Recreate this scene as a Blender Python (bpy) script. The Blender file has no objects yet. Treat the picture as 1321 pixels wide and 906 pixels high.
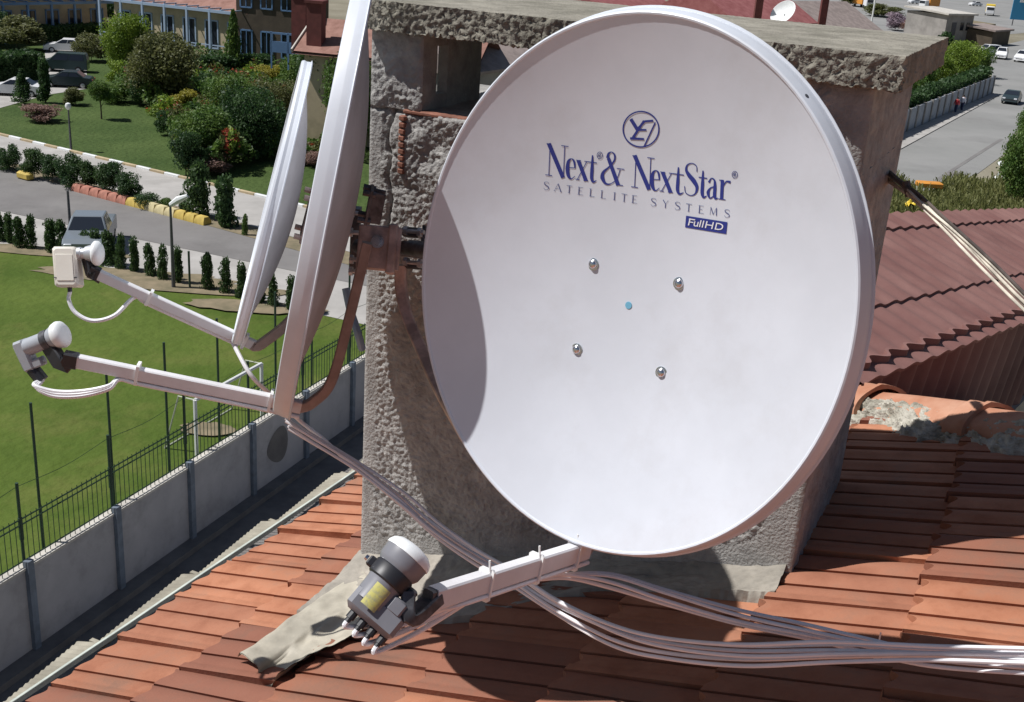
import bpy, math, random
import numpy as np
from mathutils import Vector, Matrix, noise
random.seed(7); rng = np.random.default_rng(7)
R_ = math.radians
scn = bpy.context.scene
COL = scn.collection
# ------------------------------------------------------------------ camera frame
FPX = 1480.0; PITCH = math.atan(555/1480); ROLL = R_(4.0); H = 16.0
CAM = Vector((0, 0, H))
cF = Vector((0, math.cos(PITCH), -math.sin(PITCH))); cR = Vector((1, 0, 0)); cU = cR.cross(cF)
def ray(x, y):
    a = x-660.5; b = 453-y
    return (cF*FPX + cR*(a*math.cos(ROLL)-b*math.sin(ROLL)) + cU*(a*math.sin(ROLL)+b*math.cos(ROLL)))/FPX
def at(x, y, depth): return CAM + ray(x, y)*depth
def hit(x, y, p, n):
    d = ray(x, y); return CAM + d*((p-CAM).dot(n)/d.dot(n))
def gnd(x, y, z=0.0): return hit(x, y, Vector((0, 0, z)), Vector((0, 0, 1)))
def azv(d, el=0):
    return Vector((math.sin(R_(d))*math.cos(R_(el)), math.cos(R_(d))*math.cos(R_(el)), math.sin(R_(el))))
def ppm(p): return FPX/((p-CAM).dot(cF))           # photo pixels per metre at a point
A = 25.0; u = azv(A); v = azv(A-90); W_ = -v; Z = Vector((0, 0, 1))
P0 = at(465, 745, 2.95)                            # foot of the chimney's front left corner
nf = azv(A+180)
def fr(w, d, z): return P0 + W_*w + u*d + Z*(z-(P0.z-H))   # chimney frame; z counted from the camera's height
ZP = P0.z-H
# ------------------------------------------------------------------ tagging
def tag(o, label=None, cat=None, group=None, kind=None):
    if label: o['label'] = label
    if cat: o['category'] = cat
    if group: o['group'] = group
    if kind: o['kind'] = kind
    return o
def thing(name, label, cat, loc, group=None, rz=0.0):
    o = bpy.data.objects.new(name, None); COL.objects.link(o); o.empty_display_size = .2
    o.location = loc; o.rotation_euler = (0, 0, rz)
    return tag(o, label, cat, group)
def copy_tree(o, parent=None):
    c = o.copy(); COL.objects.link(c)
    if parent: c.parent = parent
    for ch in list(o.children): copy_tree(ch, c)
    return c
class MB:
    def __init__(s): s.v = []; s.f = []; s.c = None
    def add(s, vs, fs):
        b = len(s.v); s.v += [Vector(p) for p in vs]; s.f += [tuple(i+b for i in f) for f in fs]; return s
    def box(s, c, sx, sy, sz, ax=None):
        X, Y, Zz = ax if ax else (Vector((1, 0, 0)), Vector((0, 1, 0)), Vector((0, 0, 1)))
        c = Vector(c); P = [c+X*(sx/2*i)+Y*(sy/2*j)+Zz*(sz/2*k) for k in (-1, 1) for j in (-1, 1) for i in (-1, 1)]
        return s.add(P, [(0, 2, 3, 1), (4, 5, 7, 6), (0, 1, 5, 4), (2, 6, 7, 3), (0, 4, 6, 2), (1, 3, 7, 5)])
    def bbox(s, c, sx, sy, sz, ax=None, b=.004):      # box with chamfered vertical & horizontal edges
        X, Y, Zz = ax if ax else (Vector((1, 0, 0)), Vector((0, 1, 0)), Vector((0, 0, 1)))
        c = Vector(c); rings = []
        for (zz, ins) in ((-sz/2, b), (-sz/2+b, 0), (sz/2-b, 0), (sz/2, b)):
            hx, hy = sx/2-ins, sy/2-ins; q = b
            pts = [(hx-q, hy), (hx, hy-q), (hx, -hy+q), (hx-q, -hy), (-hx+q, -hy), (-hx, -hy+q), (-hx, hy-q), (-hx+q, hy)]
            rings.append([c+X*px+Y*py+Zz*zz for px, py in pts])
        base = len(s.v)
        for r in rings: s.v += r
        for k in range(3):
            for i in range(8):
                j = (i+1) % 8; s.f.append((base+k*8+i, base+(k+1)*8+i, base+(k+1)*8+j, base+k*8+j))
        s.f.append(tuple(base+i for i in range(8))); s.f.append(tuple(base+24+i for i in reversed(range(8))))
        return s
    def tube(s, pts, r, n=10, cap=True, sq=None, up=None):
        pts = [Vector(p) for p in pts]; m = len(pts)
        rr = r if isinstance(r, (list, tuple)) else [r]*m
        T = [(pts[min(i+1, m-1)]-pts[max(i-1, 0)]).normalized() for i in range(m)]
        ref = Vector(up) if up else (Z if abs(T[0].z) < .9 else Vector((1, 0, 0)))
        nrm = (ref - T[0]*ref.dot(T[0])).normalized(); base = len(s.v)
        for i in range(m):
            nrm = (nrm - T[i]*nrm.dot(T[i])).normalized(); bn = T[i].cross(nrm)
            if sq:
                hx, hy = sq[0]/2*rr[i], sq[1]/2*rr[i]; q = .12*min(sq)
                prof = [(hx-q, hy), (hx, hy-q), (hx, -hy+q), (hx-q, -hy), (-hx+q, -hy), (-hx, -hy+q), (-hx, hy-q), (-hx+q, hy)]
                s.v += [pts[i]+bn*a+nrm*b for a, b in prof]; n = 8
            else:
                s.v += [pts[i]+(nrm*math.cos(k*2*math.pi/n)+bn*math.sin(k*2*math.pi/n))*rr[i] for k in range(n)]
        for i in range(m-1):
            for k in range(n):
                a = base+i*n+k; b = base+i*n+(k+1) % n; s.f.append((a, b, b+n, a+n))
        if cap:
            s.f.append(tuple(base+k for k in reversed(range(n)))); s.f.append(tuple(base+(m-1)*n+k for k in range(n)))
        return s
    def lathe(s, o, ax, prof, n=24, cap=True):        # prof: (distance along axis, radius)
        ax = Vector(ax).normalized(); ref = Z if abs(ax.z) < .9 else Vector((1, 0, 0))
        a = (ref-ax*ref.dot(ax)).normalized(); b = ax.cross(a); base = len(s.v); o = Vector(o)
        for t, r in prof:
            s.v += [o+ax*t+(a*math.cos(k*2*math.pi/n)+b*math.sin(k*2*math.pi/n))*max(r, 1e-5) for k in range(n)]
        for i in range(len(prof)-1):
            for k in range(n):
                p = base+i*n+k; q = base+i*n+(k+1) % n; s.f.append((p, q, q+n, p+n))
        if cap:
            s.f.append(tuple(base+k for k in reversed(range(n)))); s.f.append(tuple(base+(len(prof)-1)*n+k for k in range(n)))
        return s
    def grid(s, fn, nu, nv, flip=False):
        base = len(s.v)
        for j in range(nv+1):
            for i in range(nu+1): s.v.append(Vector(fn(i/nu, j/nv)))
        for j in range(nv):
            for i in range(nu):
                a = base+j*(nu+1)+i; q = (a, a+1, a+nu+2, a+nu+1)
                s.f.append(q[::-1] if flip else q)
        return s
    def build(s, name, mat, parent=None, origin=None, smooth=True, angle=35, tint=None):
        o0 = Vector(origin) if origin is not None else (parent_world(parent) if parent else Vector((0, 0, 0)))
        me = bpy.data.meshes.new(name)
        me.from_pydata([tuple(p-o0) for p in s.v], [], s.f); me.validate(); me.update()
        if tint is not None:
            at_ = me.attributes.new('tint', 'FLOAT', 'POINT'); at_.data.foreach_set('value', np.array(tint, dtype=np.float32))
        if smooth:
            me.shade_smooth() if hasattr(me, 'shade_smooth') else None
            me.set_sharp_from_angle(angle=R_(angle))
        me.materials.append(mat)
        o = bpy.data.objects.new(name, me); COL.objects.link(o)
        if parent: o.parent = parent
        else: o.location = o0
        return o
def parent_world(p):
    l = Vector(p.location)
    while p.parent: p = p.parent; l += Vector(p.location)
    return l
# ------------------------------------------------------------------ materials
def nmat(name): 
    m = bpy.data.materials.new(name); m.use_nodes = True; nt = m.node_tree; return m, nt, nt.nodes['Principled BSDF']
def mat(name, col, rough=.6, var=.0, scale=8, bump=0., bscale=40, metal=0., col2=None, lo=.4, hi=.6, detail=6, spec=.5, tint=False, tintcol=None, bdist=.01, stain=None):
    m, nt, b = nmat(name); N = nt.nodes; L = nt.links
    b.inputs['Roughness'].default_value = rough; b.inputs['Metallic'].default_value = metal
    b.inputs['Specular IOR Level'].default_value = spec
    tc = N.new('ShaderNodeTexCoord')
    c = tuple(col)+(1,)
    if var or col2:
        nz = N.new('ShaderNodeTexNoise'); nz.inputs['Scale'].default_value = scale; nz.inputs['Detail'].default_value = detail
        nz.inputs['Roughness'].default_value = .62
        L.new(tc.outputs['Object'], nz.inputs['Vector'])
        cr = N.new('ShaderNodeValToRGB'); L.new(nz.outputs['Fac'], cr.inputs['Fac'])
        if col2: a_, b_ = tuple(col)+(1,), tuple(col2)+(1,)
        else: a_ = tuple(max(0, k*(1-var)) for k in col)+(1,); b_ = tuple(k*(1+var) for k in col)+(1,)
        cr.color_ramp.elements[0].position = lo; cr.color_ramp.elements[0].color = a_
        cr.color_ramp.elements[1].position = hi; cr.color_ramp.elements[1].color = b_
        out = cr.outputs['Color']
    else:
        rgb = N.new('ShaderNodeRGB'); rgb.outputs[0].default_value = c; out = rgb.outputs[0]
    if tint:
        at_ = N.new('ShaderNodeAttribute'); at_.attribute_name = 'tint'
        mx = N.new('ShaderNodeMix'); mx.data_type = 'RGBA'; mx.inputs['B'].default_value = tuple(tintcol)+(1,)
        L.new(at_.outputs['Fac'], mx.inputs['Factor']); L.new(out, mx.inputs['A']); out = mx.outputs['Result']
    if stain:                                           # (colour, noise scale, strength): dirt with a shape of its own
        n3 = N.new('ShaderNodeTexNoise'); n3.inputs['Scale'].default_value = stain[1]; n3.inputs['Detail'].default_value = 9; n3.inputs['Roughness'].default_value = .7
        L.new(tc.outputs['Object'], n3.inputs['Vector'])
        r3 = N.new('ShaderNodeMapRange'); r3.inputs['From Min'].default_value = .50; r3.inputs['From Max'].default_value = .70; r3.inputs['To Max'].default_value = stain[2]
        L.new(n3.outputs['Fac'], r3.inputs['Value'])
        m3 = N.new('ShaderNodeMix'); m3.data_type = 'RGBA'; m3.inputs['B'].default_value = tuple(stain[0])+(1,)
        L.new(r3.outputs['Result'], m3.inputs['Factor']); L.new(out, m3.inputs['A']); out = m3.outputs['Result']
    L.new(out, b.inputs['Base Color'])
    if bump:
        n2 = N.new('ShaderNodeTexNoise'); n2.inputs['Scale'].default_value = bscale; n2.inputs['Detail'].default_value = 5
        L.new(tc.outputs['Object'], n2.inputs['Vector'])
        bp = N.new('ShaderNodeBump'); bp.inputs['Strength'].default_value = bump; bp.inputs['Distance'].default_value = bdist
        L.new(n2.outputs['Fac'], bp.inputs['Height']); L.new(bp.outputs['Normal'], b.inputs['Normal'])
    return m
def leafmat(name, col, col2):
    m, nt, b = nmat(name); N = nt.nodes; L = nt.links
    tc = N.new('ShaderNodeTexCoord'); nz = N.new('ShaderNodeTexNoise'); nz.inputs['Scale'].default_value = 5.0; nz.inputs['Detail'].default_value = 4
    L.new(tc.outputs['Object'], nz.inputs['Vector'])
    cr = N.new('ShaderNodeValToRGB'); cr.color_ramp.elements[0].position = .35; cr.color_ramp.elements[1].position = .65
    cr.color_ramp.elements[0].color = tuple(col)+(1,); cr.color_ramp.elements[1].color = tuple(col2)+(1,)
    L.new(nz.outputs['Fac'], cr.inputs['Fac']); L.new(cr.outputs['Color'], b.inputs['Base Color'])
    b.inputs['Roughness'].default_value = .6
    tr = N.new('ShaderNodeBsdfTranslucent'); L.new(cr.outputs['Color'], tr.inputs['Color'])
    mx = N.new('ShaderNodeMixShader'); mx.inputs['Fac'].default_value = .42
    L.new(b.outputs[0], mx.inputs[1]); L.new(tr.outputs[0], mx.inputs[2]); L.new(mx.outputs[0], N['Material Output'].inputs['Surface'])
    return m
M = {}
M['dish'] = mat('dish_paint', (.625, .655, .71), .40, var=.035, scale=5, stain=((.44, .43, .43), 3.2, .35), bump=.05, bscale=90, bdist=.001)
M['dish_back'] = mat('dish_back_shaded', (.44, .42, .43), .6, var=.1, scale=6, stain=((.30, .26, .25), 5, .5))  # shade behind the dishes put into a greyer base colour, blotched by noise
M['zinc'] = mat('galvanised_steel', (.55, .56, .58), .42, var=.12, scale=30, metal=.6)
M['arm'] = mat('arm_paint', (.66, .65, .66), .45, var=.04, scale=20, bump=.05, bscale=60, bdist=.001)
M['bracket'] = mat('bracket_steel', (.55, .43, .39), .55, var=.25, scale=25, metal=.15, bump=.1, bdist=.001)
M['brown_tube'] = mat('primed_tube', (.31, .245, .225), .5, var=.15, scale=20)
M['steel'] = mat('bolt_steel', (.62, .62, .64), .22, metal=1.0)
M['dark_steel'] = mat('dark_clamp', (.10, .10, .11), .5, var=.4, scale=40, metal=.4)
M['lnb_grey'] = mat('lnb_grey', (.20, .20, .22), .4, var=.06, scale=20)
M['lnb_light'] = mat('lnb_light_grey', (.36, .38, .41), .35, var=.05, scale=20)
M['lnb_cream'] = mat('lnb_cream', (.72, .68, .60), .45, var=.04, scale=12)
M['cap'] = mat('feed_cap_white', (.78, .80, .80), .4, var=.04, scale=25)
M['black'] = mat('black_plastic', (.022, .022, .026), .45)
M['sticker'] = mat('yellow_sticker', (.56, .52, .16), .5, col2=(.40, .39, .20), scale=160, lo=.45, hi=.6)
M['cable'] = mat('white_cable', (.76, .75, .77), .38, var=.05, scale=15)
M['cable_old'] = mat('weathered_cable', (.60, .55, .46), .6, var=.3, scale=12)
M['cable_dark'] = mat('dark_cable', (.09, .07, .06), .6, var=.4, scale=12)
M['tie'] = mat('cable_tie', (.80, .80, .78), .4)
M['blue'] = mat('blue_print', (.022, .035, .23), .5)
M['greyprint'] = mat('grey_blue_print', (.09, .11, .25), .5)
M['whiteprint'] = mat('white_print', (.75, .76, .8), .5)
M['cyan'] = mat('light_blue_dot', (.16, .42, .58), .5)
M['plaster'] = mat('rough_plaster', (.26, .25, .24), .95, col2=(.46, .445, .42), scale=26, lo=.3, hi=.72, stain=((.15, .135, .12), 4, .6), bump=.9, bscale=170, bdist=.004, detail=9)
M['slab'] = mat('weathered_concrete', (.17, .155, .125), .95, col2=(.33, .305, .25), scale=18, stain=((.11, .105, .075), 6, .6), lo=.28, hi=.7, bump=.8, bscale=150, bdist=.004, detail=10)
M['cement'] = mat('cement_fillet', (.22, .20, .17), .9, col2=(.42, .38, .32), scale=7, lo=.35, hi=.65, bump=.6, bscale=90, bdist=.003)
M['mortar'] = mat('lime_mortar', (.27, .25, .20), .95, col2=(.52, .49, .42), scale=30, lo=.35, hi=.62, bump=.9, bscale=140, bdist=.005, detail=8)
M['brick'] = mat('red_brick', (.24, .10, .065), .85, var=.25, scale=30, bump=.4, bscale=120, bdist=.003)
M['tile'] = mat('clay_tile', (.33, .124, .062), .9, col2=(.52, .228, .128), scale=11, lo=.33, hi=.68, bump=.35, bscale=120, bdist=.002, tint=True, tintcol=(.20, .078, .052), detail=9, stain=((.13, .080, .058), 5.5, .65))
M['ridge'] = mat('ridge_clay', (.40, .17, .095), .85, col2=(.54, .30, .20), scale=8, lo=.35, hi=.68, bump=.3, bscale=100, bdist=.002)
M['brown'] = mat('brown_sheet', (.19, .086, .075), .8, col2=(.27, .142, .122), scale=2.2, lo=.36, hi=.64, bump=.2, bscale=40, bdist=.004, detail=10, spec=.4, stain=((.12, .055, .05), 1.6, .6))
M['flash'] = mat('lead_flashing', (.34, .31, .25), .6, col2=(.56, .51, .41), scale=6, lo=.36, hi=.62, bump=.5, bscale=40, bdist=.003, metal=.1)
M['gutter'] = mat('gutter_sheet', (.22, .20, .155), .85, col2=(.36, .33, .26), scale=10, lo=.35, hi=.65, bump=.3, bscale=80, bdist=.002)
M['gutter_lip'] = mat('gutter_lip', (.52, .56, .50), .5, var=.12, scale=15)
M['render'] = mat('building_render', (.42, .38, .32), .85, var=.12, scale=2)
M['grass'] = mat('grass', (.052, .088, .010), .9, col2=(.094, .132, .022), scale=.16, lo=.35, hi=.68, bump=.6, bscale=2.2, bdist=.2, stain=((.16, .15, .045), .22, .5), detail=12, spec=.2)
M['lawn'] = mat('lawn', (.040, .070, .015), .9, col2=(.066, .100, .026), scale=.2, lo=.35, hi=.65, bump=1.0, bscale=3, bdist=.2, detail=12, spec=.2)
M['earth'] = mat('earth', (.16, .14, .095), .95, col2=(.25, .225, .165), scale=.08, lo=.35, hi=.65, bump=.6, bscale=1.5, bdist=.2, detail=12)
M['asphalt'] = mat('worn_asphalt', (.155, .145, .14), .9, col2=(.20, .19, .182), scale=.35, lo=.3, hi=.7, detail=12, bump=.3, bscale=10, bdist=.02, stain=((.10, .095, .09), .25, .5))
M['asphalt_road'] = mat('road_asphalt', (.20, .20, .19), .9, col2=(.265, .26, .25), scale=.10, lo=.3, hi=.7, detail=12, stain=((.15, .145, .14), .12, .5))
M['paving'] = mat('pale_paving', (.30, .285, .265), .9, col2=(.42, .40, .375), scale=.5, lo=.3, hi=.7, detail=12)
M['soil'] = mat('verge_soil', (.14, .12, .07), .95, col2=(.24, .19, .12), scale=1.2, lo=.35, hi=.65, detail=8)
M['wallc'] = mat('wall_concrete', (.36, .345, .35), .9, col2=(.46, .44, .44), scale=.9, lo=.3, hi=.7, detail=8, bump=.2, bscale=8, bdist=.02, stain=((.22, .21, .20), .7, .6))
M['coping'] = mat('wall_coping', (.50, .47, .42), .9, var=.12, scale=1)
M['alley'] = mat('alley_paving', (.13, .12, .115), .9, col2=(.20, .185, .17), scale=1.1, lo=.35, hi=.65, detail=8)
M['steelblue'] = mat('wall_post', (.15, .18, .22), .6, var=.15, scale=3)
M['fence'] = mat('green_fence', (.018, .045, .025), .6)
M['net'] = mat('pale_wire', (.40, .42, .33), .6)
M['white'] = mat('white_paint', (.72, .73, .72), .5, var=.04, scale=2)
M['kerb_y'] = mat('yellow_kerb', (.42, .33, .20), .8, var=.12, scale=2)
M['red_blk'] = mat('red_block', (.40, .17, .12), .8, var=.18, scale=2)
M['yel_blk'] = mat('yellow_block', (.52, .38, .09), .8, var=.12, scale=2)
M['cream_blk'] = mat('cream_block', (.55, .47, .26), .8, var=.12, scale=2)
M['bark'] = mat('bark', (.10, .075, .05), .9, var=.3, scale=6)
M['glass'] = mat('dark_glass', (.02, .025, .035), .12)
M['tyre'] = mat('tyre', (.02, .02, .02), .8)
M['rim'] = mat('wheel_rim', (.5, .5, .52), .4, metal=.6)
M['lamp'] = mat('headlamp', (.7, .72, .75), .2)
M['tail'] = mat('tail_lamp', (.35, .02, .02), .3)
M['c_white'] = mat('car_white', (.74, .74, .74), .25)
M['c_silver'] = mat('car_silver', (.24, .27, .30), .25, metal=.3)
M['c_dark'] = mat('car_dark', (.03, .045, .05), .2)
M['c_darkgreen'] = mat('car_green_grey', (.045, .07, .07), .2)
M['w_beige'] = mat('house_beige', (.50, .41, .27), .85, var=.12, scale=.8)
M['w_brown'] = mat('house_brown', (.085, .065, .045), .85, var=.15, scale=.8)
M['w_grey'] = mat('shed_grey', (.30, .28, .26), .9, var=.15, scale=.5)
M['blueframe'] = mat('blue_frame', (.13, .24, .42), .5, var=.1, scale=1)
M['paleblue'] = mat('pale_blue_frame', (.36, .46, .60), .5)
M['roof_h'] = mat('house_roof_tile', (.20, .095, .070), .85, col2=(.30, .16, .125), scale=1.5, lo=.35, hi=.65)
M['roof_red'] = mat('red_house_roof', (.24, .070, .068), .85, col2=(.33, .12, .115), scale=1.2, lo=.35, hi=.65)
M['roof_grey'] = mat('grey_brown_roof', (.26, .21, .19), .85, var=.15, scale=1.2)
M['chim_red'] = mat('dark_red_chimney', (.13, .035, .03), .8, var=.15, scale=2)
M['orange'] = mat('orange_paint', (.62, .26, .04), .5, var=.08, scale=2)
M['yellow'] = mat('yellow_paint', (.70, .50, .04), .5)
M['cloth_red'] = mat('red_cloth', (.42, .03, .04), .8); M['cloth_white'] = mat('white_cloth', (.6, .62, .7), .8)
M['cloth_blue'] = mat('navy_cloth', (.03, .04, .10), .8); M['skin'] = mat('skin', (.42, .25, .18), .6); M['hair'] = mat('hair', (.02, .015, .012), .7)
M['signblue'] = mat('sign_blue', (.04, .26, .46), .5)
LF = {
 'bright': leafmat('leaf_bright', (0.117, 0.195, 0.018), (0.247, 0.338, 0.046)),
 'mid': leafmat('leaf_mid', (0.062, 0.133, 0.022), (0.149, 0.227, 0.047)),
 'dark': leafmat('leaf_dark', (0.025, 0.065, 0.021), (0.069, 0.128, 0.036)),
 'olive': leafmat('leaf_olive', (0.094, 0.108, 0.034), (0.172, 0.179, 0.064)),
 'cypress': leafmat('leaf_cypress', (0.032, 0.072, 0.022), (0.079, 0.135, 0.039)),
 'gold': leafmat('leaf_gold', (0.247, 0.234, 0.026), (0.390, 0.338, 0.052)),
 'red': leafmat('leaf_red', (0.286, 0.039, 0.021), (0.416, 0.111, 0.046)),
 'pink': leafmat('leaf_pinkbrown', (0.195, 0.111, 0.091), (0.325, 0.208, 0.169)),
 'lilac': leafmat('leaf_lilac', (0.286, 0.221, 0.273), (0.416, 0.325, 0.364)),
 'weed': leafmat('leaf_weed', (.12, .14, .035), (.26, .26, .10)),
}
# ================================================================== CHIMNEY
def fbm(p, s, o=3):
    return noise.fractal(Vector(p)*s, 1.0, 2.0, o)
def rough_box(mb, org, ax, dims, step, amp, fn=None):
    """closed box of fine grids displaced by position-only noise so that the faces stay joined"""
    X, Y, Zz = ax; sx, sy, sz = dims; org = Vector(org)
    def P(a, b, c):
        q = (a, b, c)
        # round towards the outside
        Q_ = Vector(q); d = Vector((0, 0, 0))
        for fq, am in ((12, .35), (75, .30), (150, .45), (300, .55)):
            d += Vector((noise.noise(Q_*fq), noise.noise(Q_*fq+Vector((9, 3, 1))), noise.noise(Q_*fq+Vector((4, 8, 5)))))*am
        k = fn(a, b, c) if fn else 1.0
        dd = d*amp*k; dd.z *= zk(a, b, c)
        return org+X*(a+dd.x)+Y*(b+dd.y)+Zz*(c+dd.z)
    nx, ny, nz = [max(1, int(s/step)) for s in dims]
    mb.grid(lambda s, t: P(s*sx, t*sy, sz), nx, ny); mb.grid(lambda s, t: P(s*sx, t*sy, 0), nx, ny, True)
    mb.grid(lambda s, t: P(s*sx, 0, t*sz), nx, nz); mb.grid(lambda s, t: P(s*sx, sy, t*sz), nx, nz, True)
    mb.grid(lambda s, t: P(0, s*sy, t*sz), ny, nz, True); mb.grid(lambda s, t: P(sx, s*sy, t*sz), ny, nz)
FR = (W_, u, Z)
def zk(a, b, c): return 1.0 if c < .03 else .28
CW, CD = 1.063, .50
chim = thing('chimney', 'grey roughcast masonry chimney with open flue gaps under a concrete slab', 'chimney', P0)
def roughfn(w, z):
    k = 1.0
    if w < .035 or w > CW-.075: k = .12
    hz = z-(ZP+w*math.tan(R_(17)))
    if hz < .13: k *= max(.15, min(1, (hz-.10)/.03))
    return k
def face(mb, w0, w1, z0, z1, step=.0036, amp=.0055, d=0., kfn=roughfn):
    nw = max(2, int((w1-w0)/step)); nz = max(2, int((z1-z0)/step))
    def f(s, t):
        w = w0+(w1-w0)*s; z = z0+(z1-z0)*t; k = kfn(w, z)
        q = Vector((w, z, d))
        g = noise.noise(q*110)*.75+noise.noise(q*50+Vector((3, 3, 3)))*.35+noise.noise(q*210)*.45
        # coarse trowel lumps high up, near the flue gap
        big = noise.noise(q*16+Vector((7, 1, 2)))*max(0, min(1, (z+.75)/.3))*.012
        crack = 0
        if -.75 < z < -.40:
            cx = .055+.02*noise.noise(Vector((z*14, 2, 2))); crack -= .010*math.exp(-((w-cx)/.004)**2)
        if .0 < w < .14:
            cz = -.405+.012*noise.noise(Vector((w*30, 5, 2))); crack -= .010*math.exp(-((z-cz)/.004)**2)
        # diagonal crack in the lower left
        cz = -1.30-(w-.0)*1.05+.01*noise.noise(Vector((w*20, 1, 1)))
        if w < .3: crack -= .006*math.exp(-((z-cz)/.003)**2)
        h = .004+max(g, -.35)*amp*k+big*(k if w > .035 else .35)+crack
        e = min(w-w0, w1-w, z1-z)/.008
        h *= max(0, min(1, e+.25))
        return fr(w, d-h, z)
    mb.grid(f, nw, nz)
body = MB()
def bx(mb, w0, w1, d0, d1, z0, z1): mb.box(fr((w0+w1)/2, (d0+d1)/2, (z0+z1)/2), w1-w0, d1-d0, z1-z0, FR)
ZS = -.400; ZT = -.236
body.grid(lambda s, t: fr(0+.004, CD*s, -2.2+(ZS+2.2)*t), 40, 80, True)
def sideface(w, d0, d1, z0, z1, flip, sgn):
    def f(s, t):
        d = d0+(d1-d0)*s; z = z0+(z1-z0)*t; q = Vector((d, z, w))
        e = min(1, min(s, 1-s)/.03, (z1-z)/.01)
        return fr(w+sgn*(noise.noise(q*90)*.003+noise.noise(q*30)*.004)*e, d, z)
    return lambda mb: mb.grid(f, max(2, int((d1-d0)/.007)), max(2, int((z1-z0)/.007)), flip)
sideface(CW, 0, CD, -2.2, ZS, False, 1)(body)
face(body, 0, CW, -2.2, ZS)
body.grid(lambda s, t: fr(CW*s, CD*t, ZS+.004*noise.noise(Vector((s*9, t*6, 0)))*min(1, 9*min(s, 1-s, t, 1-t))), 60, 30)
body.grid(lambda s, t: fr(CW*s, CD, -2.2+(ZS+2.2)*t), 2, 2, True)
body.build('masonry_block', M['plaster'], chim, angle=80)
pier = MB()                                             # front left pier under the slab
face(pier, 0, .13, ZS, ZT, kfn=lambda w, z: .9); bx(pier, 0, .128, .0, .055, ZS, ZT)
bx(pier, .102, .127, .112, .27, ZS-.002, ZT); bx(pier, .102, .126, .05, .13, ZS-.002, ZS+.03); bx(pier, .102, .126, .05, .13, ZT-.03, ZT); bx(pier, .104, .1255, .05, .066, ZS+.02, ZT)
pier.build('pier', M['plaster'], chim, angle=80)
pier = MB()
face(pier, .80, CW, ZS, ZT); sideface(CW, 0, CD, ZS, ZT, False, 1)(pier); bx(pier, .80, CW-.003, .0015, CD, ZS, ZT)
pier.build('pier', M['plaster'], chim, angle=80)
pier = MB(); bx(pier, .46, .58, .06, CD-.05, ZS, ZT); pier.build('flue_partition', M['plaster'], chim)
sl = MB()
def slabk(a, b, c):
    k = 1.0
    if b < .03: k = 1.7
    return k
rough_box(sl, fr(-.012, -.036, ZT), FR, (1.122, .60, .060), .0045, .0055, slabk)
slab = sl.build('cover_slab', M['slab'], chim, angle=80)
br = MB()                                               # exposed brick in the broken plaster
for k in range(9): br.bbox(fr(.088, -.003, -.418-.0145*k), .015, .022, .0115, FR, b=.002)
br.bbox(fr(.17, .006, -.4035), .17, .024, .010, FR, b=.003)
br.build('exposed_brick', M['brick'], chim)
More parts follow.
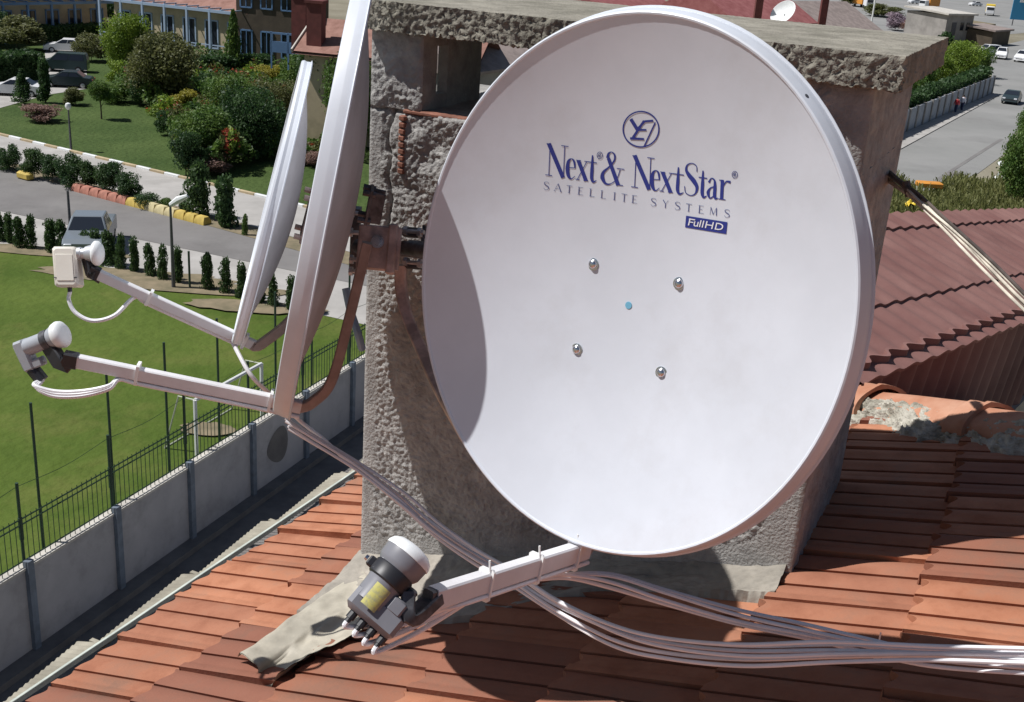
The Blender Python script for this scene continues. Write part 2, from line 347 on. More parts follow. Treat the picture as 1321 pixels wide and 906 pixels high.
# ================================================================== ROOF
SL = R_(17); TS = math.tan(SL)
def roofz(vv): return ZP - vv*TS
def rp(uu, vv, h=0.0):                                  # roof frame: uu back, vv left (down the slope)
    return P0 + u*uu + v*vv + Z*(-vv*TS + h)
nroof = (Z*math.cos(SL) + v*math.sin(SL)).normalized()
def pix_roof(x, y):
    q = hit(x, y, P0, nroof)-P0; return q.dot(u), q.dot(v)
h1 = pix_roof(1110, 533); h2 = pix_roof(1321, 575)
hs = (h2[0]-h1[0])/(h2[1]-h1[1])
def hip_u(vv): return h1[0]+(vv-h1[1])*hs
EAVE = .415
root_roof = thing('tiled_roof', 'orange clay tiled roof plane around the chimney', 'roof', rp(0, 0))
TW, TL = .210, .29
tl = MB(); tints = []
TLs = TL
ncourse = int((EAVE+3.6)/TL)+1
for ci in range(ncourse):
    v1 = EAVE - ci*TLs; v0 = v1 - TLs - .03            # v1 lower end
    off = (ci % 2)*TW/2
    for k in range(-23, 25):
        u0 = k*TW+off; uc = u0+TW/2
        if uc > hip_u((v0+v1)/2)+.16 or uc < -4.2: continue
        r = random.random(); t_ = (random.random()**1.5)*.9
        lift = random.uniform(-.002, .006); skew = random.uniform(-.010, .010); lv = random.uniform(-.010, .012); roll = random.uniform(-.010, .010)
        NU, NV = 36, 7; base = len(tl.v)
        def prof(s):
            # two flat planks, each rising towards the near side and dropping sharply
            x = (s*3) % 1.0
            if x < .02 or s > .998: return -.004
            hh = .0035+.0105*max(0, math.sin(math.pi*min(1, x*.86+.14)))**.8
            if s < .08: hh += .005
            return hh
        for j in range(NV+1):
            tt = j/NV
            for i in range(NU+1):
                s = i/NU; hh = prof(min(s, .9999))
                vv = v0+(v1-v0)*tt + lv + (.010*math.cos(6*math.pi*s)+.008*noise.noise(Vector((s*3, k*1.7, ci*2.3))))*tt
                if uc > 2.9: pass
                dz = lift + .002+.026*tt + hh + roll*(s-.5)
                uu = u0+s*TW*1.01+skew*(tt-.5) - (TW/NU*1.7 if i % 12 == 1 else 0)
                tl.v.append(rp(uu, vv, dz)); tints.append(t_)
        def ok(p):
            q = p-P0; return q.dot(u) < hip_u(q.dot(v))+.06
        for j in range(NV):
            for i in range(NU):
                a = base+j*(NU+1)+i
                if ok(tl.v[a]): tl.f.append((a, a+NU+1, a+NU+2, a+1))
        # thickness at the lower end and along both sides
        b2 = len(tl.v)
        for i in range(NU+1):
            tl.v.append(tl.v[base+NV*(NU+1)+i]-Z*.017 - v*.002); tints.append(t_+.1)
        for i in range(NU):
            a = base+NV*(NU+1)+i
            if ok(tl.v[a]): tl.f.append((a, b2+i, b2+i+1, a+1))
        for side in (0, NU):
            b3 = len(tl.v)
            for j in range(NV+1): tl.v.append(tl.v[base+j*(NU+1)+side]-Z*.015); tints.append(t_+.1)
            for j in range(NV):
                a = base+j*(NU+1)+side
                if ok(tl.v[a]): tl.f.append((a, b3+j, b3+j+1, a+NU+1))
tl.build('roof_tiles', M['tile'], root_roof, angle=50, tint=tints)
dk = MB()                                              # boarding under the tiles
dk.add([rp(-4.5, EAVE-.03, -.03), rp(hip_u(EAVE), EAVE-.03, -.03), rp(hip_u(-3.9), -3.9, -.03), rp(-4.5, -3.9, -.03)], [(0, 1, 2, 3)])
# far roof plane behind the hip, falling away
S2 = R_(17)
def rb(vv, k): return rp(hip_u(vv), vv, -.02) + u*k - Z*(k*math.tan(S2))
dk.add([rb(EAVE, 0), rb(-3.9, 0), rb(-3.9, 1.7), rb(EAVE, 1.7)], [(0, 1, 2, 3)])
dk.build('roof_boarding', M['tile'], root_roof, smooth=False, tint=[.6]*8)
# gutter along the eave
gut = thing('eave_gutter', 'weathered sheet gutter with pale lip running along the lower tiled eave', 'gutter', rp(0, EAVE+.06, -.06))
lip = MB()
us = [-2.6+.005*k for k in range(0)]
lipz = -.004
pts = [rp(-3.6+.15*k, EAVE+.10+.004*noise.noise(Vector((k*.7, 0, 0))), lipz) for k in range(46)]
lip.tube(pts, 1.0, sq=(.008, .016))
lip.build('gutter_lip', M['gutter_lip'], gut)
tr = MB()
tr.grid(lambda s, t: rp(-3.6+6.8*s, EAVE-.03+.125*t, -.055-.05*math.sin(math.pi*t)), 40, 8)
tr.build('gutter_trough', M['dark_steel'], gut)
k = 0; uu = -3.6
while uu < 3.1:
    seg = MB(); Ls = .36+random.uniform(-.03, .03); wa = .036+random.uniform(-.005, .005); wb = .064+random.uniform(-.006, .006)
    def f(s, t, uu=uu, Ls=Ls, wa=wa, wb=wb):
        wid = wa+(wb-wa)*s
        return rp(uu+Ls*s, EAVE+.106+wid*t, lipz-.004+.0022*math.sin(s*Ls/.018*2*math.pi)+(-.01+.02*s))
    seg.grid(f, 70, 4); seg.grid(lambda s, t: f(s, t)-Z*.006, 70, 4, True)
    seg.box(rp(uu+.004, EAVE+.109+wa/2, lipz-.004), .012, wa, .014, (u, v, Z))
    seg.build('gutter_panel', M['gutter'], gut, angle=60); uu += Ls+.004
# hip: mortar bed and ridge tiles
hipdir = (rp(hip_u(-1.4), -1.4)-rp(hip_u(-.4), -.4)).normalized()   # rising towards the near right
def hp(t): return rp(hip_u(-.4), -.4) + hipdir*t
side = hipdir.cross(Z).normalized()
if side.dot(u) > 0: side = -side                                   # towards the visible side
rt = MB(); upn = side.cross(hipdir).normalized(); upn = upn if upn.z > 0 else -upn
RLEN = .37
for k in range(-4, 12):
    a = hp(k*RLEN+.11); jit = random.uniform(-.014, .014); tiltk = random.uniform(-.03, .03); base = len(rt.v)
    prof = [(0, .098), (.012, .100), (.016, .093), (.050, .092), (.056, .095), (.066, .095), (.072, .088), (RLEN*.7, .082), (RLEN+.035, .074)]
    n = 16
    for (t, r) in prof:
        for q in range(n+1):
            ang = math.pi*(q/n)*1.02-.03
            ca, sa_ = math.cos(ang), math.sin(ang)
            rt.v.append(a+hipdir*(RLEN-t)+side*(r*1.15*ca+jit)+upn*(r*.66*sa_*(1+.10*math.exp(-((ang-1.57)/.25)**2))+.026+tiltk*t))
    for i in range(len(prof)-1):
        for q in range(n):
            s0 = base+i*(n+1)+q; rt.f.append((s0, s0+1, s0+n+2, s0+n+1))
    e = len(rt.v)
    for q in range(n+1):
        ang = math.pi*(q/n)*1.02-.03
        rt.v.append(a+hipdir*RLEN+side*(.085*1.08*math.cos(ang)+jit)+upn*(.085*.66*math.sin(ang)+.026))
    for q in range(n): rt.f.append((base+q, e+q, e+q+1, base+q+1))
rt.build('ridge_tiles', M['ridge'], root_roof, angle=40)
mo = MB()
def mf(s, t):
    L = -1.4+6.0*s; ang = t
    q = Vector((L*16, t*4, 0)); nn = noise.noise(q)*.4+noise.noise(q*2.7)*.4+noise.noise(q*6)*.3
    wd = .085+.045*noise.noise(Vector((L*7, 3, 3)))+.03*noise.noise(Vector((L*23, 3, 3)))
    drop = wd*t
    jn = math.exp(-(((L-.11)/RLEN+.15) % 1.0-.5)**2/.02)*.012*(1-t)
    hgt = .038*(1-t)**.7+.026*(1-t*.8)+(.030*nn)+jn
    base = hp(L)+side*(.055+drop)
    vv = (base-P0).dot(v); zz = P0.z-vv*TS
    return Vector((base.x, base.y, zz+hgt+.012 if t < .97 else zz-.02)) + side*nn*.012
mo.grid(mf, 1000, 30)
mo.build('mortar_bed', M['mortar'], root_roof, angle=80)
# house body under the roof
hb = MB(); zb = -2.25
def hbp(uu, vv, z): q = P0+u*uu+v*vv; return Vector((q.x, q.y, z))
zt = P0.z-EAVE*TS-.12
hb.add([hbp(-4.2, EAVE-.12, zb), hbp(2.9, EAVE-.12, zb), hbp(2.9, -5, zb), hbp(-4.2, -5, zb),
        hbp(-4.2, EAVE-.12, zt), hbp(2.9, EAVE-.12, zt), hbp(2.9, -5, zt), hbp(-4.2, -5, zt)],
       [(0, 1, 5, 4), (1, 2, 6, 5), (2, 3, 7, 6), (3, 0, 4, 7), (4, 5, 6, 7)])
hbo = hb.build('outer_wall', M['render'], root_roof, smooth=False)
# cement fillet round the chimney foot
cf = MB()
def fillet(w0, w1, ext):
    nx = 260; ny = 46
    def f(s, t):
        w = w0+(w1-w0)*s
        kx = max(0, min(1, (w-.35)/.35)); e = ext*(1-.62*kx*kx*(3-2*kx))*(.95+.08*noise.noise(Vector((w*7, 1, 4)))+.02*noise.noise(Vector((w*30, 1, 4))))
        d = .01-e*t; vv = -w; q = Vector((w*10, t*4, 2))
        hh = .030*(1-t)**2.6+.043+.010*noise.noise(q*1.3)+.004*noise.noise(q*6)
        if t > .985: hh = -.01
        return P0+W_*w+u*d+Z*(w*TS+hh)
    cf.grid(f, nx, ny, True)
fillet(-.012, CW-.012, .29)
cf.build('cement_fillet', M['cement'], root_roof, angle=80)
# flashing sheet at the left foot
fl = MB()
c1 = pix_roof(466, 756); c2 = pix_roof(500, 822); c3 = pix_roof(362, 897); c4 = pix_roof(306, 874)
Q = [Vector((a, b, 0)) for a, b in (c1, c2, c3, c4)]
def flf(s, t):
    p = (Q[0]*(1-t)+Q[1]*t)*(1-s)+(Q[3]*(1-t)+Q[2]*t)*s
    hh = .050+.012*math.sin(t*math.pi*2.2+.6)*(.3+s)+.010*noise.noise(Vector((s*3, t*3, 1)))+.006*noise.noise(Vector((s*9, t*9, 1)))
    ww = .008*noise.noise(Vector((s*7, 0, t*1.0)))
    if s > .7: hh += .017*(s-.7)/.3*math.sin(t*math.pi*2+.3)-.010*(s-.7)/.3
    return rp(p.x+ww, p.y+.02*noise.noise(Vector((t*4, 6, 2)))*s, hh)
fl.grid(flf, 60, 30); fl.grid(lambda s, t: flf(s, t)-Z*.003, 60, 30, True)
fl.build('flashing_sheet', M['flash'], origin=rp(*c1))
tag(bpy.context.scene.collection.objects['flashing_sheet'], 'crumpled beige metal flashing sheet lying on tiles at chimney foot', 'flashing')
# ================================================================== DISHES
def catmull(P, n=8):
    P = [Vector(p) for p in P]; Q = [P[0]*2-P[1]]+P+[P[-1]*2-P[-2]]; out = []
    for i in range(1, len(Q)-2):
        for k in range(n):
            t = k/n; a, b, c, d = Q[i-1:i+3]
            out.append(.5*((2*b)+(c-a)*t+(2*a-5*b+4*c-d)*t*t+(3*b-a-3*c+d)*t**3))
    out.append(P[-1]); return out
class Dish:
    def __init__(s, c, az, el, Hh, Wd, dep, fl_d, fl_o, name, label, cat='satellite dish'):
        s.c = c; s.ax = azv(az, el); s.e1 = Z.cross(s.ax).normalized(); s.e2 = s.ax.cross(s.e1)
        s.H, s.W, s.dep = Hh, Wd, dep
        s.root = thing(name, label, cat, s.L(0, -Hh/2-.03, -.05))
        N = 128; mb = MB(); rings = []
        def ringpts(o, z): 
            return [s.L((Wd/2+o)*math.cos(2*math.pi*k/N), (Hh/2+o)*math.sin(2*math.pi*k/N), z) for k in range(N)]
        R = 30
        front = [(None, 0)]
        mb.v.append(s.L(0, 0, -dep)); 
        for j in range(1, R+1):
            r = j/R; mb.v += [s.L(Wd/2*r*math.cos(2*math.pi*k/N), Hh/2*r*math.sin(2*math.pi*k/N), -dep*(1-r*r)) for k in range(N)]
        for k in range(N): mb.f.append((0, 1+k, 1+(k+1) % N))
        for j in range(R-1):
            for k in range(N):
                a = 1+j*N+k; b = 1+j*N+(k+1) % N; mb.f.append((a, a+N, b+N, b))
        g = fl_d; o = fl_o
        prof = [(.0015, .0022), (.004, .003), (.0065, .0015), (.008, -.002), (o*.84, -g*.46), (o*.87, -g*.50), (o, -g*.94), (o+.003, -g*.97), (o+.0035, -g), (o+.001, -g-.002), (o-.002, -g*.96), (o*.66, -g*.5), (.005, -.004), (.0005, -.0035)]
        last = 1+(R-1)*N
        for po, pz in prof:
            b0 = len(mb.v); mb.v += ringpts(po, pz)
            for k in range(N): mb.f.append((last+k, b0+k, b0+(k+1) % N, last+(k+1) % N))
            last = b0
        for j in range(R-1, 0, -1):
            r = j/R; b0 = len(mb.v); mb.v += [s.L(Wd/2*r*math.cos(2*math.pi*k/N), Hh/2*r*math.sin(2*math.pi*k/N), -dep*(1-r*r)-.0022) for k in range(N)]
            for k in range(N): mb.f.append((last+k, b0+k, b0+(k+1) % N, last+(k+1) % N))
            last = b0
        c0 = len(mb.v); mb.v.append(s.L(0, 0, -dep-.0022))
        for k in range(N): mb.f.append((last+k, c0, last+(k+1) % N))
        o_ = mb.build('reflector', M['dish'], s.root, angle=14)
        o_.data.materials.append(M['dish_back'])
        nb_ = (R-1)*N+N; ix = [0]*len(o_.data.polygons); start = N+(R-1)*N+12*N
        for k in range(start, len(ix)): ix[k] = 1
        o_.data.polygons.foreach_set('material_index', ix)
        s.fld, s.flo = g, o
    def L(s, x, y, z): return s.c+s.e1*x+s.e2*y+s.ax*z
    def surf(s, x, y, off=0.0):
        r2 = (x/(s.W/2))**2+(y/(s.H/2))**2; return s.L(x, y, -s.dep*(1-r2)+off)
    def px(s, X, Y):                                    # where the sight line through a photo point meets the bowl
        d = ray(X, Y); z = -s.dep
        for _ in range(12):
            o = s.c+s.ax*z; t = (o-CAM).dot(s.ax)/d.dot(s.ax); q = CAM+d*t-s.c
            x, y = q.dot(s.e1), q.dot(s.e2); z = -s.dep*(1-(x/(s.W/2))**2-(y/(s.H/2))**2)
        return x, y
K1, K2, K3 = .81, .905, .90
D1 = Dish(at(794, 378, 2.1*K1), 213.2, 7.5, .982*K1, .877*K1, .092*K1, .036*K1, .017*K1, 'satellite_dish', 'largest white satellite dish with blue lettering facing the viewer in front of chimney')
D2 = Dish(at(409, 250, 2.35*K2), 263, 10, .91*K2, .82*K2, .080*K2, .032*K2, .015*K2, 'satellite_dish', 'tall white satellite dish seen edge-on just left of the chimney')
D3 = Dish(at(345, 263, 2.55*K3), 260, 14, .63*K3, .575*K3, .062*K3, .018*K3, .009*K3, 'satellite_dish', 'smallest white satellite dish seen edge-on, farthest left, with cream receiver box')
# ---- feed arms
def arm_frame(D, t, k): return D.L(0, -D.H/2-.02*D.K-k-(.013 if D is D1 else 0)*(1-t/.4), -.03*D.K+t)
D1.K, D2.K, D3.K = K1, K2, K3
def build_arm(D, L_, drop, sq, rearpts, rear_r=.014, m=None, ins=.0):
    k_ = D.K; L_ *= k_; drop *= k_; sq = (sq[0]*k_, sq[1]*k_); rearpts = [(a*k_, b*k_, c*k_) for a, b, c in rearpts]
    B = arm_frame(D, -.02, 0); E = arm_frame(D, L_, drop)
    mb = MB(); mb.tube([B.lerp(E, t) for t in (0, .02, .5, .98, 1)], 1, sq=sq, up=D.e2)
    mb.build('feed_arm', m or M['arm'], D.root, angle=30)
    pts = catmull([B.lerp(E, .02), B, *[D.L(*p) for p in rearpts]], 10)
    mb = MB(); mb.tube(pts, 1, sq=(.020, .018), up=D.e1); mb.build('support_tube', M['brown_tube'], D.root, angle=30)
    return B, E, (E-B).normalized()
B1, E1, a1 = build_arm(D1, .49, -.05, (.025, .037), [(0, -.491+.03, -.12), (0, -.30, -.19), (0, -.15, -.215), (0, .02, -.215)])
B2, E2, a2 = build_arm(D2, .46, -.012, (.021, .028), [(0, -.458, -.075), (0, -.40, -.105), (0, -.25, -.115), (0, -.08, -.12)])
B3, E3, a3 = build_arm(D3, .35, -.08, (.018, .023), [(0, -.32, -.07), (0, -.24, -.12), (0, -.12, -.14), (0, .02, -.14)])
# mounting plates behind each dish
for D, dz, sz in ((D1, -D1.dep-.003, .12), (D2, -D2.dep-.003, .058), (D3, -D3.dep-.003, .09)):
    mb = MB(); mb.bbox(D.L(0, 0, dz-.022), sz, sz*1.15, .006, (D.e1, D.e2, D.ax), b=.001)
    mb.bbox(D.L(-sz*.3, 0, dz-.02-sz*.25), .005, sz*1.0, sz*.5, (D.e1, D.e2, D.ax), b=.001); mb.bbox(D.L(sz*.3, 0, dz-.02-sz*.25), .005, sz*1.0, sz*.5, (D.e1, D.e2, D.ax), b=.001)
    for sx in (-1, 1):
        for sy in (-1, 1): mb.lathe(D.L(sx*sz*.4, sy*sz*.45, dz-.03), D.ax, [(0, .006), (.024, .006)], 8)
    mb.build('rear_mount', M['dark_steel'] if D is D2 else M['bracket'], D.root)
# carriage bolts through the big dish
for X, Y in ((765, 341), (876, 366), (744, 451), (853, 481)):
    x, y = D1.px(X, Y); p = D1.surf(x, y)
    mb = MB(); mb.lathe(p, D1.ax, [(-.001, .0098), (.0004, .0098), (.0007, .0074), (.0022, .0071), (.0042, .0055), (.0053, .0028), (.0056, .0004)], 20)
    mb.build('carriage_bolt', M['steel'], D1.root, angle=40)
x, y = D1.px(811, 394)
mb = MB(); mb.lathe(D1.surf(x, y), D1.ax, [(.0004, .0058), (.0010, .0056)], 20); mb.build('centre_dot', M['cyan'], D1.root)
for D, X, Y, dd in ((D1, 1045, 123, 0),):
    # drain hole in the rim
    best = None
    for k in range(720):
        a = k*math.pi/360; p = D.L((D.W/2+D.flo*.5)*math.cos(a), (D.H/2+D.flo*.5)*math.sin(a), -D.fld*.28)
        q = (p-CAM); zz = q.dot(cF); aa = q.dot(cR)/zz*FPX; bb = q.dot(cU)/zz*FPX
        xx = 660.5+aa*math.cos(ROLL)+bb*math.sin(ROLL); yy = 453-(-aa*math.sin(ROLL)+bb*math.cos(ROLL))
        e = (xx-X)**2+(yy-Y)**2
        if best is None or e < best[0]: best = (e, a)
def rimhole(D, a, frac=.28):
    c_, s_ = math.cos(a), math.sin(a)
    rad = (D.e1*c_*D.H+D.e2*s_*D.W).normalized()
    p = D.L((D.W/2+.008+(D.flo*.72-.008)*frac/.5)*c_, (D.H/2+.008+(D.flo*.72-.008)*frac/.5)*s_, -D.fld*(frac))
    nrm = (rad*1.0+D.ax*.25).normalized()
    mb = MB(); mb.lathe(p, nrm, [(-.001, .0034), (.0012, .0032)], 12); mb.build('rim_rivet', M['dark_steel'], D.root)
rimhole(D1, best[1])
rimhole(D2, R_(28)+math.pi*0, .75); rimhole(D3, R_(28), .6)
# ---- printing on the big dish
def ribbon(mb, pts, ws, mapf, smooth=True, n=6):
    pts = [Vector((p[0], p[1], 0)) for p in pts]
    if smooth and len(pts) > 2:
        P = catmull(pts, n); wl = []
        for i in range(len(ws)-1):
            for k in range(n): wl.append(ws[i]+(ws[i+1]-ws[i])*k/n)
        wl.append(ws[-1])
    else:
        P = []; wl = []
        for i in range(len(pts)-1):
            for k in range(6): P.append(pts[i].lerp(pts[i+1], k/6)); wl.append(ws[i]+(ws[i+1]-ws[i])*k/6)
        P.append(pts[-1]); wl.append(ws[-1])
    m = len(P); b = len(mb.v)
    for i in range(m):
        t = (P[min(i+1, m-1)]-P[max(i-1, 0)]).normalized(); nn = Vector((-t.y, t.x, 0))
        for sg in (-1, 1):
            q = P[i]+nn*wl[i]/2*sg; mb.v.append(mapf(q.x, q.y))
    for i in range(m-1): mb.f.append((b+2*i, b+2*i+1, b+2*i+3, b+2*i+2))
G = {
 'N': (.62, [([(.10, .02), (.10, .95)], [.028, .028]), ([(.06, 1), (.52, 0)], [.15, .15]), ([(.53, .02), (.53, 1)], [.028, .028]), ([(0, .015), (.2, .015)], [.03, .03]), ([(.0, .985), (.14, .985)], [.03, .03]), ([(.43, .985), (.64, .985)], [.03, .03])]),
 'e': (.36, [([(.05, .335), (.31, .35)], [.03, .03]), ([(.31, .35), (.27, .55), (.18, .62), (.08, .53), (.055, .3), (.1, .08), (.2, 0), (.32, .1)], [.05, .08, .03, .1, .14, .12, .04, .02])]),
 'x': (.38, [([(.05, .6), (.33, 0)], [.14, .14]), ([(.33, .6), (.04, 0)], [.028, .028]), ([(-.02, .6), (.14, .6)], [.028, .028]), ([(.25, .6), (.4, .6)], [.028, .028]), ([(-.02, .01), (.12, .01)], [.028, .028]), ([(.24, .01), (.4, .01)], [.028, .028])]),
 't': (.28, [([(.13, .82), (.13, .4), (.13, .12), (.18, .0), (.28, .06)], [.05, .12, .12, .08, .02]), ([(0, .6), (.27, .6)], [.035, .035])]),
 '&': (.70, [([(.20, .80), (.52, .0)], [.13, .15]), ([(.18, .8), (.20, .94), (.29, 1.0), (.38, .92), (.37, .74), (.22, .52), (.07, .34), (.05, .16), (.16, 0), (.32, .03), (.48, .22), (.56, .5)], [.12, .07, .03, .07, .06, .05, .10, .15, .08, .03, .03, .03]), ([(.46, .52), (.68, .52)], [.03, .03]), ([(.46, .015), (.66, .015)], [.03, .03])]),
 'S': (.44, [([(.38, .76), (.36, .93), (.23, 1), (.09, .93), (.06, .77), (.15, .62), (.3, .46), (.4, .28), (.36, .08), (.22, 0), (.07, .07), (.03, .26)], [.03, .03, .03, .05, .09, .15, .17, .12, .05, .03, .03, .03])]),
 'a': (.40, [([(.06, .48), (.14, .62), (.25, .56), (.27, .34), (.27, .1), (.31, .01), (.39, .04)], [.08, .03, .07, .12, .12, .08, .02]), ([(.26, .38), (.12, .31), (.05, .16), (.12, .0), (.26, .1)], [.03, .05, .12, .05, .03])]),
 'r': (.34, [([(.09, .62), (.09, .01)], [.12, .12]), ([(.12, .42), (.2, .58), (.32, .58)], [.03, .05, .10]), ([(0, .015), (.2, .015)], [.03, .03]), ([(0, .6), (.1, .6)], [.03, .03])]),
 's': (.62, [([(.56, .78), (.5, .94), (.3, 1), (.1, .9), (.1, .7), (.3, .54), (.5, .42), (.56, .2), (.4, .02), (.18, .0), (.04, .2)], [.05, .05, .06, .09, .12, .14, .14, .12, .06, .05, .05])]),
 'A': (.8, [([(.02, 0), (.38, 1)], [.06, .06]), ([(.38, 1), (.76, 0)], [.14, .14]), ([(.16, .34), (.62, .34)], [.05, .05]), ([(-.06, .02), (.14, .02)], [.05, .05]), ([(.62, .02), (.88, .02)], [.05, .05])]),
 'T': (.7, [([(.35, 0), (.35, 1)], [.13, .13]), ([(0, .96), (.7, .96)], [.07, .07]), ([(.22, .02), (.48, .02)], [.05, .05])]),
 'E': (.62, [([(.12, 0), (.12, 1)], [.13, .13]), ([(.02, .97), (.55, .97)], [.06, .06]), ([(.12, .52), (.44, .52)], [.06, .06]), ([(.02, .03), (.6, .03)], [.06, .06])]),
 'L': (.6, [([(.12, 0), (.12, 1)], [.13, .13]), ([(.02, .03), (.56, .03)], [.06, .06]), ([(.0, .97), (.26, .97)], [.05, .05])]),
 'I': (.3, [([(.15, 0), (.15, 1)], [.13, .13]), ([(.02, .03), (.28, .03)], [.05, .05]), ([(.02, .97), (.28, .97)], [.05, .05])]),
 'Y': (.7, [([(.04, 1), (.36, .5)], [.13, .13]), ([(.66, 1), (.36, .5)], [.05, .05]), ([(.36, .52), (.36, 0)], [.12, .12])]),
 'M': (.9, [([(.1, 0), (.14, 1)], [.05, .05]), ([(.14, 1), (.44, .1)], [.12, .12]), ([(.44, .1), (.76, 1)], [.05, .05]), ([(.76, 1), (.8, 0)], [.13, .13])]),
 'F': (.6, [([(.1, 0), (.1, 1)], [.2, .2]), ([(.0, .91), (.6, .91)], [.18, .18]), ([(.1, .5), (.5, .5)], [.16, .16])]),
 'u': (.55, [([(.1, .7), (.1, .2), (.25, .06), (.42, .16)], [.18, .18, .16, .14]), ([(.46, .7), (.46, 0)], [.18, .18])]),
 'l': (.26, [([(.12, 0), (.12, 1)], [.19, .19])]),
 'H': (.7, [([(.1, 0), (.1, 1)], [.2, .2]), ([(.6, 0), (.6, 1)], [.2, .2]), ([(.1, .5), (.6, .5)], [.17, .17])]),
 'D': (.72, [([(.1, 0), (.1, 1)], [.2, .2]), ([(.1, .91), (.4, .9), (.62, .7), (.62, .3), (.4, .1), (.1, .09)], [.18, .18, .2, .2, .18, .18])]),
}
CX, CY, CS = 680, 130, 4.555
def cmap(off=.0006):
    def f(x, y):
        a, b = D1.px(CX+x/CS, CY+y/CS); return D1.surf(a, b, off)
    return f
def glyph(mb, ch, x0, x1, base, hgt, lean=10, off=.0006, slant=0):
    gw, st = G[ch]; sc = (x1-x0)/gw; cm = cmap(off)
    for pts, ws in st:
        wsc = [w for w in ws]
        # widths are in cap heights; ribbon built in square glyph space then mapped
        k = hgt/sc
        P = [(p[0]*sc/hgt, p[1]) for p in pts]
        def mf(gx, gy): 
            X = x0+gx*hgt+gy*lean+slant*gy; return cm(X, base(X)-gy*hgt)
        ribbon(mb, P, [w*(.85) for w in wsc], mf, smooth=len(P) > 2)
logo = MB()
bl = lambda x: 438+(x-105)*.139
for ch, x0, x1 in (('N', 108, 232), ('e', 226, 288), ('x', 288, 356), ('t', 354, 408), ('&', 432, 572), ('N', 612, 738), ('e', 722, 784), ('x', 782, 854), ('t', 852, 920), ('S', 918, 1004), ('t', 1004, 1056), ('a', 1054, 1124), ('r', 1124, 1196)):
    glyph(logo, ch, x0, x1, bl, 190, lean=8)
logo.build('brand_lettering', M['blue'], D1.root, smooth=False)
sm = MB(); b2_ = lambda x: 522+(x-105)*.153
for ch, x0 in (('s', 96), ('A', 160), ('T', 230), ('E', 297), ('L', 365), ('L', 431), ('I', 505), ('T', 553), ('E', 614), ('s', 725), ('Y', 795), ('s', 866), ('T', 932), ('E', 1005), ('M', 1070), ('s', 1157)):
    glyph(sm, ch, x0, x0+{'I': 16, 'M': 48, 'A': 42}.get(ch, 34), b2_, 46, lean=3)
for cx, cy in ((428, 322), (1221, 435)):
    ring = [(cx+16*math.cos(k*math.pi/10), cy+20*math.sin(k*math.pi/10)) for k in range(21)]
    rm = MB(); ribbon(rm, ring, [4]*21, cmap(), smooth=False)
    ribbon(rm, [(cx-6, cy+10), (cx-6, cy-10), (cx+5, cy-8), (cx+4, cy), (cx-5, cy+1), (cx+7, cy+10)], [4]*6, cmap(), smooth=False); rm.build('registered_mark', M['greyprint'], D1.root, smooth=False)
sm.build('small_lettering', M['greyprint'], D1.root, smooth=False)
em = MB(); ring = [(670+105*math.cos(k*math.pi/24), 168+104*math.sin(k*math.pi/24)) for k in range(49)]
ribbon(em, ring, [8]*49, cmap(), smooth=False)
for pts, ws in (([(610, 108), (650, 172)], [20, 20]), ([(742, 118), (692, 122), (655, 160)], [12, 12, 12]), ([(688, 118), (618, 226)], [13, 16]), ([(645, 172), (702, 172)], [12, 10]), ([(606, 222), (688, 226)], [14, 12]), ([(754, 128), (688, 270)], [8, 8])):
    ribbon(em, pts, ws, cmap(), smooth=False)
em.build('round_emblem', M['blue'], D1.root, smooth=False)
bd = MB(); cc = [(935, 676), (1178, 714), (1171, 784), (929, 744)]
cm = cmap(.0006)
bd.grid(lambda s, t: cm((cc[0][0]*(1-s)+cc[1][0]*s)*(1-t)+(cc[3][0]*(1-s)+cc[2][0]*s)*t, (cc[0][1]*(1-s)+cc[1][1]*s)*(1-t)+(cc[3][1]*(1-s)+cc[2][1]*s)*t), 16, 5, True)
badge = bd.build('badge', M['blue'], D1.root, smooth=False)
bt = MB(); b3_ = lambda x: 732+(x-945)*.157
for ch, x0, x1 in (('F', 944, 980), ('u', 976, 1006), ('l', 1008, 1022), ('l', 1024, 1038), ('H', 1042, 1094), ('D', 1100, 1150)):
    glyph(bt, ch, x0, x1, b3_, 42, lean=10, off=.0012)
bt.build('badge_lettering', M['whiteprint'], badge, smooth=False)
